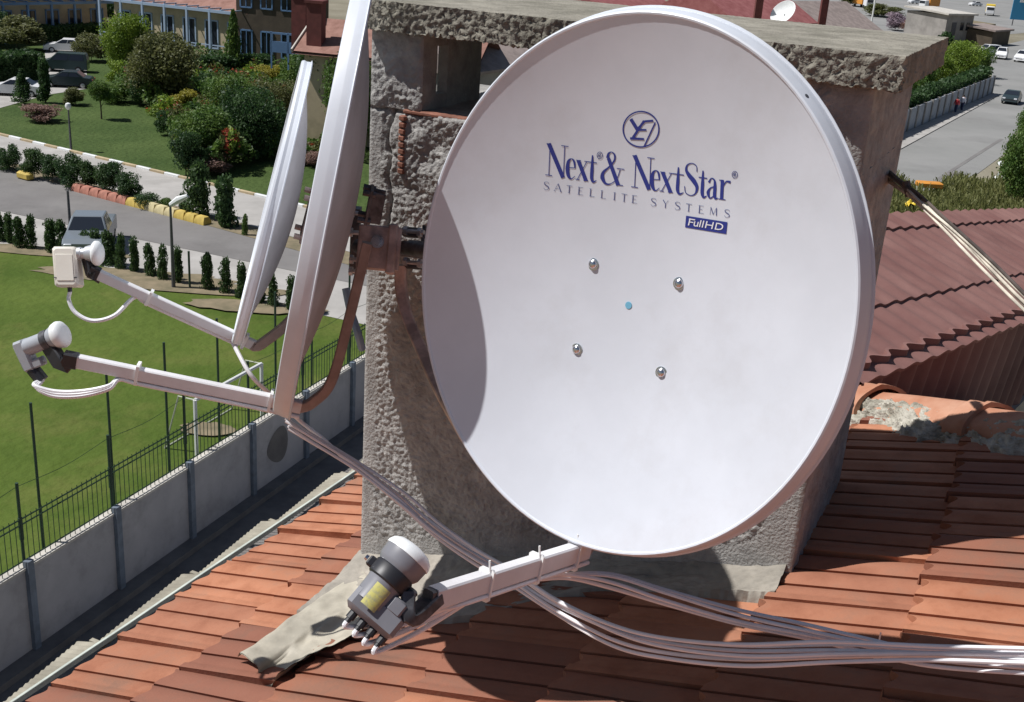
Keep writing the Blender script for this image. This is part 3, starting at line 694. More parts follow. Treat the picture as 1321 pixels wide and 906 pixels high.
# ---- LNB receivers
def frame_from(ax, up):
    ax = ax.normalized(); X = up.cross(ax).normalized(); Y = ax.cross(X); return X, Y, ax
def lnb_big(D, capc, dirn, backdir, bodylen, mats, scale=1.0, sticker=False, ports=4, clampto=None):
    """round feed horn + barrel + boxy electronics with F-connectors; capc = centre of the white cap"""
    ax = dirn.normalized(); s = scale
    X, Y, _ = frame_from(ax, backdir)
    body = MB()
    body.lathe(capc, -ax, [(.010*s, .0305*s), (.026*s, .0305*s), (.030*s, .0285*s), (.034*s, .025*s), (.036*s, .0225*s)], 28)
    body.lathe(capc, -ax, [(.062*s, .0222*s), (.066*s, .0205*s), (bodylen, .0205*s)], 24)
    bc = capc-ax*(bodylen+.006*s)+Y*.022*s
    body.bbox(bc, .048*s, .088*s, .042*s, (X, Y, ax), b=.006*s)
    o = body.build('receiver_body', mats[0], D.root, angle=40)
    cap = MB(); cap.lathe(capc, -ax, [(-.0085*s, .001), (-.0080*s, .012*s), (-.0055*s, .022*s), (-.001*s, .0285*s), (.004*s, .0315*s), (.012*s, .0318*s)], 28)
    cap.build('feed_cap', M['cap'], o, angle=50)
    col = MB(); col.lathe(capc, -ax, [(.036*s, .0245*s), (.062*s, .0245*s)], 28); 
    col.bbox(capc-ax*.049*s-X*.028*s, .012*s, .016*s, .02*s, (X, Y, ax), b=.002*s); col.build('clamp_ring', M['black'], D.root, angle=40)
    cons = []
    for k in range(ports):
        w = (k-(ports-1)/2)*.0118*s
        q = bc+X*w+Y*.044*s
        cm_ = MB(); cm_.lathe(q, Y, [(-.001, .0048*s), (.014*s, .0048*s)], 10); cm_.build('connector', M['black'] if sticker else M['lnb_light'], o)
        cons.append(q+Y*.014*s)
    if sticker:
        st = MB(); st.bbox(capc-ax*(bodylen*.72)-sticker*.0208*s, .028*s, .050*s, .002, (sticker.cross(ax).normalized(), ax, sticker), b=.0003)
        st.build('yellow_label', M['sticker'], o)
    if clampto is not None:
        cl = MB(); a = capc-ax*.049*s
        cl.tube(catmull([a, a.lerp(clampto[0], .55)+clampto[2], clampto[0]], 6), 1, sq=(.020*s, .032*s)); 
        cl.tube([clampto[0], clampto[0]+clampto[1]*.035], 1, sq=(.022*s, .037*s), up=D.e2)
        cl.build('arm_clamp', M['black'], D.root, angle=30)
    return cons, o, bc
# receiver 1: cap at px (533,706), pointing to the dish centre
def depth_of(p): return (p-CAM).dot(cF)
d1 = depth_of(E1)
cap1 = at(531, 712, d1-.01); tail1 = at(478, 775, d1-.035)
ax1 = (cap1-tail1).normalized()
down1 = (at(505, 815, d1+.02)-at(478, 775, d1)).normalized(); down1 = (down1-ax1*down1.dot(ax1)).normalized()
vis1 = -((cap1-CAM).normalized()); vis1 = (vis1-ax1*vis1.dot(ax1)).normalized()
LN = (cap1-tail1).length
def receiver_quad():
    D = D1; body = MB(); ax = ax1; S = 1480/d1; r = lambda p: p/S
    X = ax.cross(vis1).normalized()      # across, in view
    if X.dot(down1) < 0: X = -X
    body.lathe(cap1, -ax, [(r(8), r(32)), (r(24), r(31)), (r(28), r(29)), (r(31), r(27))], 32)
    body.lathe(cap1, -ax, [(r(52), r(25)), (r(56), r(24)), (r(84), r(23))], 28)
    bc = cap1-ax*r(86)+X*r(14)
    body.bbox(bc, r(74), r(32), r(34), (X, vis1, ax), b=r(6))
    body.bbox(bc+X*r(16)+vis1*r(4)+ax*r(20), r(22), r(26), r(22), (X, vis1, ax), b=r(3))
    o = body.build('receiver_body', M['lnb_grey'], D.root, angle=40)
    cap = MB(); cap.lathe(cap1, -ax, [(-r(9), .0005), (-r(8.5), r(12)), (-r(6), r(23)), (-r(1), r(30)), (r(5), r(33)), (r(9), r(33)), (r(9.5), r(31))], 32)
    cap.build('feed_cap', M['cap'], o, angle=50)
    ring = MB(); ring.lathe(cap1, -ax, [(r(31), r(27)), (r(33), r(28.5)), (r(50), r(28)), (r(52), r(26))], 28)
    ring.bbox(cap1-ax*r(42)-X*r(30), r(12), r(10), r(14), (X, vis1, ax), b=r(2)); ring.bbox(cap1-ax*r(42)+X*r(33), r(16), r(18), r(16), (X, vis1, ax), b=r(3))
    ring.build('clamp_ring', M['black'], D.root, angle=40)
    sc = MB(); sc.lathe(cap1-ax*r(42)-X*r(37), -X, [(0, r(4)), (r(4), r(3.4))], 10); sc.build('clamp_screw', M['steel'], D.root)
    st = MB()
    st.grid(lambda s, t: cap1-ax*r(58+32*t)+X*(r(24.2)*math.sin((s-.5)*.95+.10))+vis1*(r(24.2)*math.cos((s-.5)*.95+.10)), 8, 2)
    st.build('yellow_label', M['sticker'], o)
    cons = []
    for k in range(4):
        q = bc-ax*r(17)+X*r(-20+16*k)
        c_ = MB(); c_.lathe(q, -ax, [(-r(1), r(6)), (r(10), r(6)), (r(10), r(4)), (r(15), r(4))], 10); c_.build('connector', M['black'] , o)
        cons.append(q-ax*r(12))
    cl = MB()
    c0 = cap1-ax*r(42)+X*r(30)
    cl.tube(catmull([c0, c0+X*r(22)-ax*r(22), E1-a1*.010], 6), 1, sq=(.018, .025)); cl.tube([E1-a1*.012, E1+a1*.010], 1, sq=(.0165, .028), up=D.e2)
    cl.build('arm_clamp', M['dark_steel'], D.root, angle=30)
    return cons
cons1 = receiver_quad()
# receiver 2 (left): cap at (80,430), body to (25,455), connectors hang down to (38,495)
d2 = depth_of(E2); S2_ = 1480/d2
def receiver_left():
    D = D2; r = lambda p: p/S2_
    capc = at(80, 431, d2); tail = at(28, 451, d2+.02); ax = (capc-tail).normalized()
    vis = -((capc-CAM).normalized()); vis = (vis-ax*vis.dot(ax)).normalized(); X = ax.cross(vis).normalized()
    dn = at(80, 460, d2)-capc
    if X.dot(dn) < 0: X = -X
    body = MB()
    body.lathe(capc, -ax, [(r(3), r(16)), (r(10), r(15)), (r(16), r(13)), (r(18), r(12))], 28)
    body.lathe(capc, -ax, [(r(26), r(11.5)), (r(27), r(11.5)), (r(54), r(11.5)), (r(56), r(9))], 24)
    bc = capc-ax*r(60)+X*r(9)
    body.bbox(bc, r(42), r(20), r(17), (X, vis, ax), b=r(3)); body.bbox(bc+X*r(14)+ax*r(13), r(12), r(15), r(16), (X, vis, ax), b=r(2))
    o = body.build('receiver_body', M['lnb_light'], D.root, angle=40)
    cap = MB(); cap.lathe(capc, -ax, [(-r(5.5), .0005), (-r(5.2), r(9)), (-r(4), r(14)), (-r(1.5), r(17)), (r(2), r(18)), (r(8), r(16.5)), (r(10), r(14))], 28); cap.build('feed_cap', M['cap'], o, angle=50)
    ring = MB(); ring.lathe(capc, -ax, [(r(18), r(13.2)), (r(27), r(13.2))], 24); ring.build('clamp_ring', M['dark_steel'], D.root, angle=40)
    c0 = capc-ax*r(23)+X*r(8)
    cl = MB(); cl.tube([c0, c0+X*r(4), at(77, 467, d2), at(84, 471, d2), E2+a2*.012], 1, sq=(.020, .030)); cl.tube([E2-a2*.005, E2+a2*.02], 1, sq=(.023, .030), up=D.e2)
    cl.build('arm_clamp', M['black'], D.root, angle=30)
    bt_ = MB(); q = bc+X*r(18); bt_.tube([q, q+X*r(20)+ax*r(6)], .0135, 12); bt_.build('connector_boot', M['black'], o)
    return q+X*r(20)+ax*r(6), X
boot2, X2 = receiver_left()
d3 = depth_of(E3); S3_ = 1480/d3
def receiver_cream():
    D = D3; r = lambda p: p/S3_
    cc_ = at(88, 345, d3); capc = at(125, 327, d3-.01)
    rt_ = (at(104, 345, d3)-at(72, 345, d3)).normalized(); dn = (at(91, 372, d3)-at(87, 318, d3)).normalized(); fw = rt_.cross(dn).normalized()
    if fw.dot(cF) > 0: fw = -fw
    fw2 = (fw-rt_*.55).normalized(); rt2 = dn.cross(fw2).normalized()
    body = MB(); body.bbox(cc_, r(31), r(52), r(24), (rt_, dn, fw), b=r(3))
    body.bbox(cc_+dn*r(1)+fw*r(12.4), r(22), r(34), r(1.2), (rt_, dn, fw), b=r(.4))
    o = body.build('receiver_box', M['lnb_cream'], D.root, angle=30)
    g = MB(); g.box(cc_+dn*r(14)+fw*r(12.3), r(30.0), r(1.2), r(.8), (rt_, dn, fw)); g.build('box_seam', M['dark_steel'], o)
    hn = MB(); hn.lathe(capc-rt_*r(24), rt_, [(0, r(8)), (r(4), r(8)), (r(5), r(7)), (r(9), r(7)), (r(10), r(9)), (r(20), r(12)), (r(22), r(13))], 22); hn.build('feed_horn', M['zinc'], D.root, angle=40)
    cap = MB(); cap.lathe(capc, rt_, [(-r(4), r(14)), (-r(2), r(16)), (r(2), r(16)), (r(6), r(12)), (r(8), r(6)), (r(8.6), .0005)], 26); cap.build('feed_cap', M['cap'], D.root, angle=50)
    cl = MB(); cl.tube([at(113, 333, d3), at(118, 352, d3), at(124, 358, d3), E3+a3*.006], 1, sq=(.018, .026)); cl.tube([E3-a3*.004, E3+a3*.015], 1, sq=(.021, .026), up=D.e2); cl.build('arm_clamp', M['black'], D.root, angle=30)
    q = cc_+dn*r(26); c_ = MB(); c_.lathe(q, dn, [(-r(1), r(3)), (r(6), r(3))], 10); c_.build('connector', M['black'], o)
    return q+dn*r(5)
con3 = receiver_cream()
# ================================================================== WALL BRACKET
brk = thing('wall_bracket', 'reddish brown steel bracket box bolted to the chimney between the dishes', 'bracket', at(490, 320, 2.45))
dbw = 2.28
def bp(x, y, d=dbw): return at(x, y, d)
mb = MB(); bx_x = (bp(512, 322)-bp(468, 318)).normalized(); bx_z = (bp(490, 292)-bp(491, 348)).normalized(); bx_y = bx_z.cross(bx_x).normalized(); bx_z = bx_x.cross(bx_y)
mb.bbox(bp(489, 320), .085, .012, .088, (bx_x, bx_y, bx_z), b=.003); mb.bbox(bp(506, 322), .018, .03, .1, (bx_x, bx_y, bx_z), b=.003)
mb.bbox(bp(489, 294)+bx_y*.035, .078, .07, .006, (bx_x, bx_y, bx_z), b=.002); mb.bbox(bp(480, 345)+bx_y*.025, .05, .05, .006, (bx_x, bx_y, bx_z), b=.002)
mb.build('bracket_box', M['bracket'], brk, angle=30)
mb = MB(); mb.tube([bp(500, 318, 2.44)+bx_y*0.0, bp(500, 318, 2.66)], .018, 14); mb.tube([bp(462, 318, 2.44), bp(545, 322, 2.28)], .016, 14); mb.tube(catmull([bp(530, 321, 2.31), bp(600, 328, 2.15), D1.L(-.02, .02, -.14), D1.L(0, 0, -.10)], 6), .018, 14)
mb.tube([bp(460, 268, 2.50), bp(457, 352, 2.55)], 1, sq=(.03, .02)); mb.build('cross_tube', M['dark_steel'], brk)
mb = MB(); mb.lathe(bp(487, 312, 2.268), -cF, [(0, .013), (.003, .013), (.003, .008), (.008, .0075), (.008, .001)], 16); mb.build('bolt_head', M['steel'], brk)
for yy in (298, 318, 338):
    mb = MB(); mb.tube([bp(520, yy, 2.36), bp(547, yy+2, 2.34)], .0045, 8); mb.lathe(bp(522, yy, 2.36), (bp(547, yy+2, 2.34)-bp(520, yy, 2.36)), [(0, .010), (.008, .010)], 6); mb.lathe(bp(540, yy+2, 2.345), (bp(547, yy+2, 2.34)-bp(520, yy, 2.36)), [(0, .010), (.008, .010)], 6)
    mb.build('threaded_rod', M['zinc'], brk)
mb = MB(); mb.bbox(bp(530, 300, 2.37), .035, .03, .02, (bx_x, bx_y, bx_z), b=.003); mb.bbox(bp(532, 342, 2.37), .035, .03, .016, (bx_x, bx_y, bx_z), b=.003); mb.bbox(bp(546, 320, 2.37), .008, .05, .09, (bx_x, bx_y, bx_z), b=.002); mb.build('clamp_jaw', M['dark_steel'], brk)
for (x_, y_) in ((457, 275), (455, 300), (456, 335), (455, 350)):
    mb = MB(); mb.lathe(bp(x_, y_, 2.47), -cR, [(-.03, .005), (.0, .005), (0, .010), (.008, .010)], 8); mb.build('bolt_head', M['zinc'], brk)
mb = MB(); mb.tube(catmull([bp(517, 342, 2.37), bp(518, 375, 2.38), bp(526, 410, 2.36), bp(543, 450, 2.30), bp(566, 500, 2.20), bp(600, 560, 2.05)], 8), 1, sq=(.030, .024)); mb.build('bent_strut', M['bracket'], brk, angle=30)
# ================================================================== CABLES
def wallp(x, y, off): return hit(x, y, P0+nf*off, nf)
def cable(mb, P, r, j=0.0, n=8, seed=0):
    pts = catmull(P, 8)
    if j:
        o = Vector((random.uniform(-1, 1), random.uniform(-1, 1), random.uniform(-1, 1)))*3
        pts = [p+Vector((noise.noise(p*3+o), noise.noise(p*3+o+Vector((5, 0, 0))), noise.noise(p*3+o+Vector((0, 5, 0)))))*j for p in pts]
    mb.tube(pts, r, n); return pts
bunA = thing('cable_bundle', 'long bundle of white cables sagging across chimney below the big dish', 'cables', wallp(460, 600, .05))
pathA = [(372, 545, 2.33), (400, 563, 2.33), (462, 602, 2.33), (520, 645, 2.28), (560, 680, 2.24), (610, 714, 2.18), (660, 742, 2.10), (715, 778, 2.02), (790, 814, 1.93), (860, 832, 1.87), (960, 842, 1.80), (1080, 840, 1.74), (1200, 842, 1.70), (1330, 845, 1.66), (1420, 847, 1.6)]
offs = [(-7, -11), (4, -7), (-6, -2), (6, 3), (-1, 9), (0, 15)]
for i, (ox, oy) in enumerate(offs):
    mb = MB(); P = []
    for k, (x_, y_, d_) in enumerate(pathA):
        sp = 1.0 if 2 < k < 12 else .6
        wob = math.sin(k*.9+i*1.7)*2.2
        yy = y_+oy*sp*(.75 if k < 8 else 1.0)+wob*.8 + (4 if i == 5 and 8 <= k <= 10 else 0)
        P.append(at(x_+ox*sp, yy, d_+.012*math.sin(i*2.4+k*.4)))
    cable(mb, P, .0034); mb.build('cable', M['cable'], bunA)
bunB = thing('cable_bundle', 'white cables drooping from under the big dish arm to the right', 'cables', at(760, 745, 1.8))
pathB = [(690, 745, 1.74), (735, 742, 1.82), (790, 748, 1.84), (860, 770, 1.84), (950, 796, 1.82), (1040, 815, 1.79), (1110, 830, 1.76), (1200, 848, 1.72), (1330, 858, 1.66), (1420, 862, 1.62)]
for i, (ox, oy) in enumerate([(0, -9), (2, -3), (-2, 4), (0, 11)]):
    mb = MB(); P = [at(x_+ox, y_+oy*(.9 if k > 1 else .3)+math.sin(k*1.1+i*2)*1.5, d_+.01*math.sin(i*2+k*.5)) for k, (x_, y_, d_) in enumerate(pathB)]
    cable(mb, P, .0033); mb.build('cable', M['cable'], bunB)
ties = MB(); 
for x_, y_, d_ in ((1133, 832, 1.80),):
    p = at(x_, y_, d_); ties.tube([p-cR*.002-Z*.012, p-Z*.012+cR*.002], .016, 12); ties.tube([p, p+Z*.022], .0014, 6)
ties.build('cable_tie', M['tie'], bunB)
# cables of receiver 1 into the arm
for i, q in enumerate(cons1):
    mb = MB(); m1 = E1.lerp(B1, .16+.07*i)-D1.e2*.019-D1.e1*(.005*(i-1.5))
    e1p = E1.lerp(B1, .55)-D1.e2*.020-D1.e1*(.005*(i-1.5)); e2p = B1-D1.e2*.021-D1.e1*(.005*(i-1.5))
    P = [q, q-ax1*.007+down1*.006, q.lerp(m1, .35)+(down1*.006-ax1*.010), m1.lerp(q, .25)-D1.e2*.004, m1, e1p, e2p]
    cable(mb, P, .0036); mb.build('cable', M['cable'], D1.root)
for t in (.30, .62, .90):
    p = E1.lerp(B1, t); mb = MB(); mb.tube([p-a1*.0022-D1.e2*.004, p+a1*.0022-D1.e2*.004], 1, sq=(.0255, .047), up=D1.e2)
    mb.tube([p+D1.e2*.017+D1.e1*.006, p+D1.e2*.033+D1.e1*.003], .0016, 6); mb.build('cable_tie', M['tie'], D1.root)
# cables of receiver 2
for i in range(3):
    mb = MB(); o = (i-1)
    P = [boot2+D2.e1*.005*o, at(46+o*2, 499+o*2, d2), at(70, 508+o*3, d2), at(105, 508+o*3, d2), at(140, 500+o*2, d2), E2.lerp(B2, .20)-D2.e2*.0175+D2.e1*.007*o, E2.lerp(B2, .3)-D2.e2*.0185+D2.e1*.007*o, E2.lerp(B2, .7)-D2.e2*.0185+D2.e1*.007*o, B2-D2.e2*.020+D2.e1*.007*o]
    cable(mb, P, .0042); mb.build('cable', M['cable'], D2.root)
for t in (.27, .86):
    p = E2.lerp(B2, t); mb = MB(); mb.tube([p-a2*.003, p+a2*.003], 1, sq=(.026, .044), up=D2.e2); mb.build('cable_tie', M['tie'], D2.root)
mb = MB(); P = [con3, at(89, 388, d3), at(98, 404, d3), at(120, 414, d3), at(148, 407, d3), E3.lerp(B3, .24)-D3.e2*.012, E3.lerp(B3, .34)-D3.e2*.0145, E3.lerp(B3, .9)-D3.e2*.0145]
cable(mb, P, .0042); mb.build('cable', M['cable'], D3.root)
for t in (.32, .93):
    p = E3.lerp(B3, t); mb = MB(); mb.tube([p-a3*.003, p+a3*.003], 1, sq=(.021, .034), up=D3.e2); mb.build('cable_tie', M['tie'], D3.root)
# lone cable dropping from the small dish towards the bundle
mb = MB(); P = [E3.lerp(B3, .86)-D3.e2*.015, at(326, 487, 2.36), at(362, 519, 2.44), at(388, 544, 2.50), at(415, 565, 2.48), at(445, 592, 2.44), at(490, 628, 2.38), at(540, 664, 2.30)]
cable(mb, P, .0045); mb.build('hanging_cable', M['cable'], origin=P[1])
tag(COL.objects['hanging_cable'], 'single white cable stretched from smallest dish arm down behind the edge-on dish', 'cable')
mb = MB(); P = [at(446, 372, 2.62), at(452, 400, 2.62), at(461, 428, 2.60), at(467, 450, 2.64)]
cable(mb, P, .009); mb.build('blue_pipe', mat('dusty_blue', (.22, .32, .45), .5), origin=P[0])
tag(COL.objects['blue_pipe'], 'short dusty blue flexible pipe bending round the chimney left edge', 'pipe')
# old cables stretched off the right side
old = thing('cable_bundle', 'weathered beige cables stretched from chimney back over the brown roof', 'cables', at(1150, 228, 2.7))
for i in range(5):
    mb = MB(); o = (i-2)
    P = [at(1112, 206+o*2, 2.80), at(1150, 232+o*2.4, 2.45), at(1185, 259+o*3, 2.15), at(1222, 292+o*3.5, 1.98), at(1275, 343+o*4.5, 1.84), at(1330, 397+o*5, 1.72), at(1380, 440+o*5, 1.6)]
    cable(mb, P, .0026, j=.006); mb.build('cable', M['cable_old'] if i != 0 else M['cable_dark'], old)
mb = MB(); cable(mb, [at(1118, 200, 2.80), at(1150, 226, 2.43), at(1168, 240, 2.28), at(1190, 260, 2.13)], .006, j=.006); mb.build('dark_sleeve', M['cable_dark'], old)
mb = MB(); mb.tube([at(1169, 234, 2.26), at(1173, 254, 2.26)], .008, 8); mb.build('wire_knot', M['cable_dark'], old)
# ================================================================== GROUND AND SETTING
def sheet(name, poly, z, m, kind='structure', label=None, cat=None):
    mb = MB(); mb.add([Vector((p[0], p[1], z)) for p in poly], [tuple(range(len(poly)))])
    o = mb.build(name, m, smooth=False, origin=(0, 0, 0))
    # orientation up
    if o.data.polygons[0].normal.z < 0: o.data.flip_normals()
    tag(o, label, cat, kind=kind); return o
wa = gnd(0, 758); wb = gnd(343, 545)
wdir = (wb-wa).normalized(); wn = Vector((wdir.y, -wdir.x, 0))        # wn points to the alley (right)
def wl(s, off=0., z=0.): q = wa+wdir*s+wn*off; return Vector((q.x, q.y, z))
WLEN = 62; ALW = 12
g = MB(); BIG = 3000
# ground sheet with a trench: build as quads in the wall frame
ss = [-BIG, -25, WLEN, BIG]; oo = [-BIG, .12, ALW, BIG]
for i in range(3):
    for j in range(3):
        if i == 1 and j == 1: continue
        g.add([wl(ss[i], oo[j]), wl(ss[i+1], oo[j]), wl(ss[i+1], oo[j+1]), wl(ss[i], oo[j+1])], [(0, 3, 2, 1)])
go = g.build('ground', M['earth'], smooth=False, origin=(0, 0, 0)); tag(go, kind='structure')
for pl in go.data.polygons:
    pass
import bmesh
bm = bmesh.new(); bm.from_mesh(go.data); bmesh.ops.remove_doubles(bm, verts=bm.verts, dist=.001); bmesh.ops.recalc_face_normals(bm, faces=bm.faces)
if sum(f.normal.z for f in bm.faces) < 0: bmesh.ops.reverse_faces(bm, faces=bm.faces)
bm.to_mesh(go.data); bm.free()
ZA = -2.3
sheet('alley', [wl(-25, .12), wl(WLEN, .12), wl(WLEN, ALW), wl(-25, ALW)], ZA, M['alley'])
sheet('pavement', [wl(-25, 3.6), wl(WLEN, 3.6), wl(WLEN, 5.2), wl(-25, 5.2)], ZA+.10, M['paving'])
# trench sides
mb = MB(); 
for a, b in (((-25, .12), (-25, ALW)), ((-25, ALW), (WLEN, ALW)), ((WLEN, ALW), (WLEN, .12))):
    mb.add([wl(*a, ZA), wl(*b, ZA), wl(*b, 0), wl(*a, 0)], [(0, 1, 2, 3)])
tag(mb.build('embankment', M['wallc'], smooth=False, origin=(0, 0, 0)), kind='structure')
# wall
wall = thing('boundary_wall', 'long grey concrete wall between the football field and the alley', 'wall', wl(20, .1, ZA))
mb = MB(); mb.box(wl((WLEN-25)/2, .10, (ZA+.20)/2), WLEN+25, .20, .20-ZA, (wdir, wn, Z)); mb.build('wall_panel', M['wallc'], wall, smooth=False)
mb = MB(); mb.box(wl((WLEN-25)/2, .10, .235), WLEN+25, .26, .07, (wdir, wn, Z)); mb.build('coping', M['coping'], wall, smooth=False)
mb = MB(); mb.box(wl((WLEN-25)/2, .42, ZA+.10), WLEN+25, .44, .20, (wdir, wn, Z)); mb.build('footing', M['alley'], wall, smooth=False)
mb = MB(); st = wl(0, .205, 0)
q = hit(358, 575, wl(0, .205, 0), wn); 
mb.grid(lambda s, t: q+wdir*(t*.62*math.cos(2*math.pi*s))+Z*(t*.62*math.sin(2*math.pi*s)*(1+.3*math.cos(2*math.pi*s)))+wn*.004, 24, 2); mb.build('dark_patch', M['alley'], wall, smooth=False)
# posts on the wall at measured photo positions, then extrapolated
def s_on_wall(x, y): 
    q = hit(x, y, wl(0, .1, 0), wn)-wa; return q.dot(wdir)
sp = [s_on_wall(32, 734), s_on_wall(143, 665), s_on_wall(238, 607), s_on_wall(321, 554)]
step = (sp[3]-sp[0])/3
fen = thing('mesh_fence', 'dark green welded mesh fence standing on top of the concrete wall', 'fence', wl(sp[0], .1, .27))
pos = [sp[0]+step*k for k in range(-3, 22)]
for s_ in pos:
    if s_ > WLEN-2: break
    mb = MB(); mb.box(wl(s_, .24, (ZA+.45)/2), .20, .16, .45-ZA, (wdir, wn, Z)); mb.build('wall_pillar', M['steelblue'], wall, smooth=False)
    mb = MB(); mb.tube([wl(s_, .1, .27), wl(s_, .1, 2.55)], .042, 8); mb.tube([wl(s_, .1, 1.0), wl(s_, .1, 1.6)], .058, 8); mb.build('post', M['fence'], fen)
    if s_+step < WLEN-2:
        mb = MB()
        for zz in (.40, 1.40, 1.55): mb.tube([wl(s_, .1, zz), wl(s_+step, .1, zz)], .022, 5)
        nb = int(step/.17)
        for k in range(1, nb): mb.tube([wl(s_+step*k/nb, .1, .28), wl(s_+step*k/nb, .1, 1.62)], .011, 4, cap=False)
        for zz in (2.45,): 
            mb.tube(catmull([wl(s_, .1, zz), wl(s_+step*.5, .1, zz-.12), wl(s_+step, .1, zz)], 6), .008, 4, cap=False)
        mb.build('mesh_panel', M['fence'], fen, smooth=False)
# tall net posts just inside the field
for i, (x_, y_, yt) in enumerate(((57, 718, 576), (148, 655, 538), (219, 619, 515), (284, 583, 467), (356, 540, 439), (402, 512, 420), (449, 484, 400))):
    q = hit(x_, y_, wl(0, -.35, 0), wn)
    base = Vector((q.x, q.y, 0)); top = 4.15
    mb = MB(); mb.tube([base, base+Z*top], .038, 8); o = mb.build('net_post', M['fence'], origin=base)
    tag(o, '%s tall dark green net post from the left behind the wall fence' % ['first', 'second', 'third', 'fourth', 'fifth', 'sixth', 'seventh'][i], 'post', 'tall net posts along the field')
# field, verge, roads
def gp(*pts): return [gnd(*p) for p in pts]
def far_left(l0, l1, ext_l=-500, ext_r=520):
    return None
def line(y0, sl): return lambda x: y0+sl*x
fieldfar = line(315, .222); roadnear = line(273, .205); roadfar = line(217, .280); pathnear = line(207, .265); pathfar = line(175.5, .237)
XL, XR = -260, 640
def band(fa, fb, xl=XL, xr=XR): return [gnd(xl, fa(xl)), gnd(xr, fa(xr)), gnd(xr, fb(xr)), gnd(xl, fb(xl))]
fl_ = [wl(-25, .0), wl(70, .0)]
ff1 = gnd(XR, fieldfar(XR)); ff0 = gnd(XL, fieldfar(XL))
field_poly = [wl(-25, 0), wl(60, 0), ff1, ff0, ]
sheet('sports_field', [wl(-25, 0), wl(WLEN-3, 0), gnd(420, fieldfar(420)), gnd(XL, fieldfar(XL)), wl(-25, -60)], .012, M['grass'])
sheet('verge', band(roadnear, fieldfar), .024, M['paving'])
sheet('parking_road', band(roadfar, roadnear), .036, M['asphalt'])
sheet('hedge_bed', band(pathnear, roadfar), .048, M['soil'])
sheet('footpath', band(pathfar, pathnear), .060, M['paving'])
# lawn beyond the path
sheet('lawn', [gnd(XL, pathfar(XL)), gnd(XR, pathfar(XR)), gnd(620, 95), gnd(350, 75), gnd(60, 30), gnd(-260, 40)], .072, M['lawn'])
sheet('driveway', gp((-260, 190), (0, 141), (60, 124), (112, 116), (112, 62), (100, 46), (66, 46), (58, 70), (60, 100), (0, 111), (-260, 150)), .090, M['paving'])
# worn patches on the field
for i, (x_, y_, rx, ry) in enumerate(((175, 357, 4.5, 1.0), (60, 325, 4, .8), (255, 372, 4, .9), (268, 556, .9, .5), (330, 398, 3, .8))):
    c_ = gnd(x_, y_); mb = MB(); n_ = 26
    vs = [c_+Vector(((rx*math.cos(k*2*math.pi/n_))*(1+.35*noise.noise(Vector((k*.8, i, 0)))), ry*math.sin(k*2*math.pi/n_)*(1+.4*noise.noise(Vector((k*.9, i, 3)))), .040+.012*i)) for k in range(n_)]
    mb.add(vs, [tuple(range(n_))]); o = mb.build('bare_ground', M['soil'], smooth=False, origin=c_); tag(o, kind='structure')
# kerb of white and yellow stones
kb = thing('painted_kerb', 'row of alternating white and yellow kerb stones edging the lawn', 'kerb', gnd(120, pathfar(120)))
a_ = gnd(-60, pathfar(-60)); b_ = gnd(460, pathfar(460)); kd = (b_-a_).normalized(); kn = Vector((-kd.y, kd.x, 0)); Lk = (b_-a_).length
white_ = MB(); yel_ = MB(); nk = int(Lk/1.25)
for k in range(nk):
    c_ = a_+kd*(1.25*k+.6); (white_ if k % 2 else yel_).bbox(c_+Z*.10, 1.22, .22, .20, (kd, kn, Z), b=.02)
white_.build('white_stones', M['white'], kb); yel_.build('yellow_stones', M['kerb_y'], kb)
# planter blocks
a_ = gnd(97, 246); b_ = gnd(268, 291); L_ = (b_-a_).length; kd2 = (b_-a_).normalized(); kn2 = Vector((-kd2.y, kd2.x, 0)); NB = 14
ordn = ['first', 'second', 'third', 'fourth', 'fifth', 'sixth', 'seventh', 'eighth', 'ninth', 'tenth', 'eleventh', 'twelfth', 'thirteenth', 'fourteenth', 'fifteenth', 'sixteenth', 'seventeenth', 'eighteenth', 'nineteenth', 'twentieth', 'twenty-first', 'twenty-second', 'twenty-third', 'twenty-fourth']
for k in range(NB):
    c_ = a_+kd2*(L_*(k+.5)/NB); mb = MB()
    w0, w1 = L_/NB*.96, L_/NB*.80
    X_, Y_ = kd2, kn2
    vs = []
    for (hw, hd, zz) in ((w0/2, .28, .02), (w0/2, .28, .20), (w1/2, .16, .42), (w1/2-.05, .13, .45)):
        vs += [c_+X_*sx*hw+Y_*sy*hd+Z*zz for sx, sy in ((-1, -1), (1, -1), (1, 1), (-1, 1))]
    fs = [(0, 3, 2, 1), (12, 13, 14, 15)]
    for r_ in range(3):
        for q_ in range(4): fs.append((r_*4+q_, r_*4+(q_+1) % 4, r_*4+4+(q_+1) % 4, r_*4+4+q_))
    mb.add(vs, fs)
    colr = 'red' if k < 6 else 'yellow' if k in (6, 7, 11, 12, 13) else 'cream'
    o = mb.build('road_block', M[{'red': 'red_blk', 'yellow': 'yel_blk', 'cream': 'cream_blk'}[colr]], origin=c_)
    tag(o, '%s concrete road block, %s from left in the line by the parking road' % (colr, ordn[k]), 'road block', 'coloured blocks along the parking road')
c_ = gnd(33, 232); mb = MB(); mb.bbox(c_+Z*.25, 1.1, .5, .45, (kd2, kn2, Z), b=.1); o = mb.build('road_block', M['yel_blk'], origin=c_)
tag(o, 'lone yellow road block at far left in front of the bushes', 'road block')
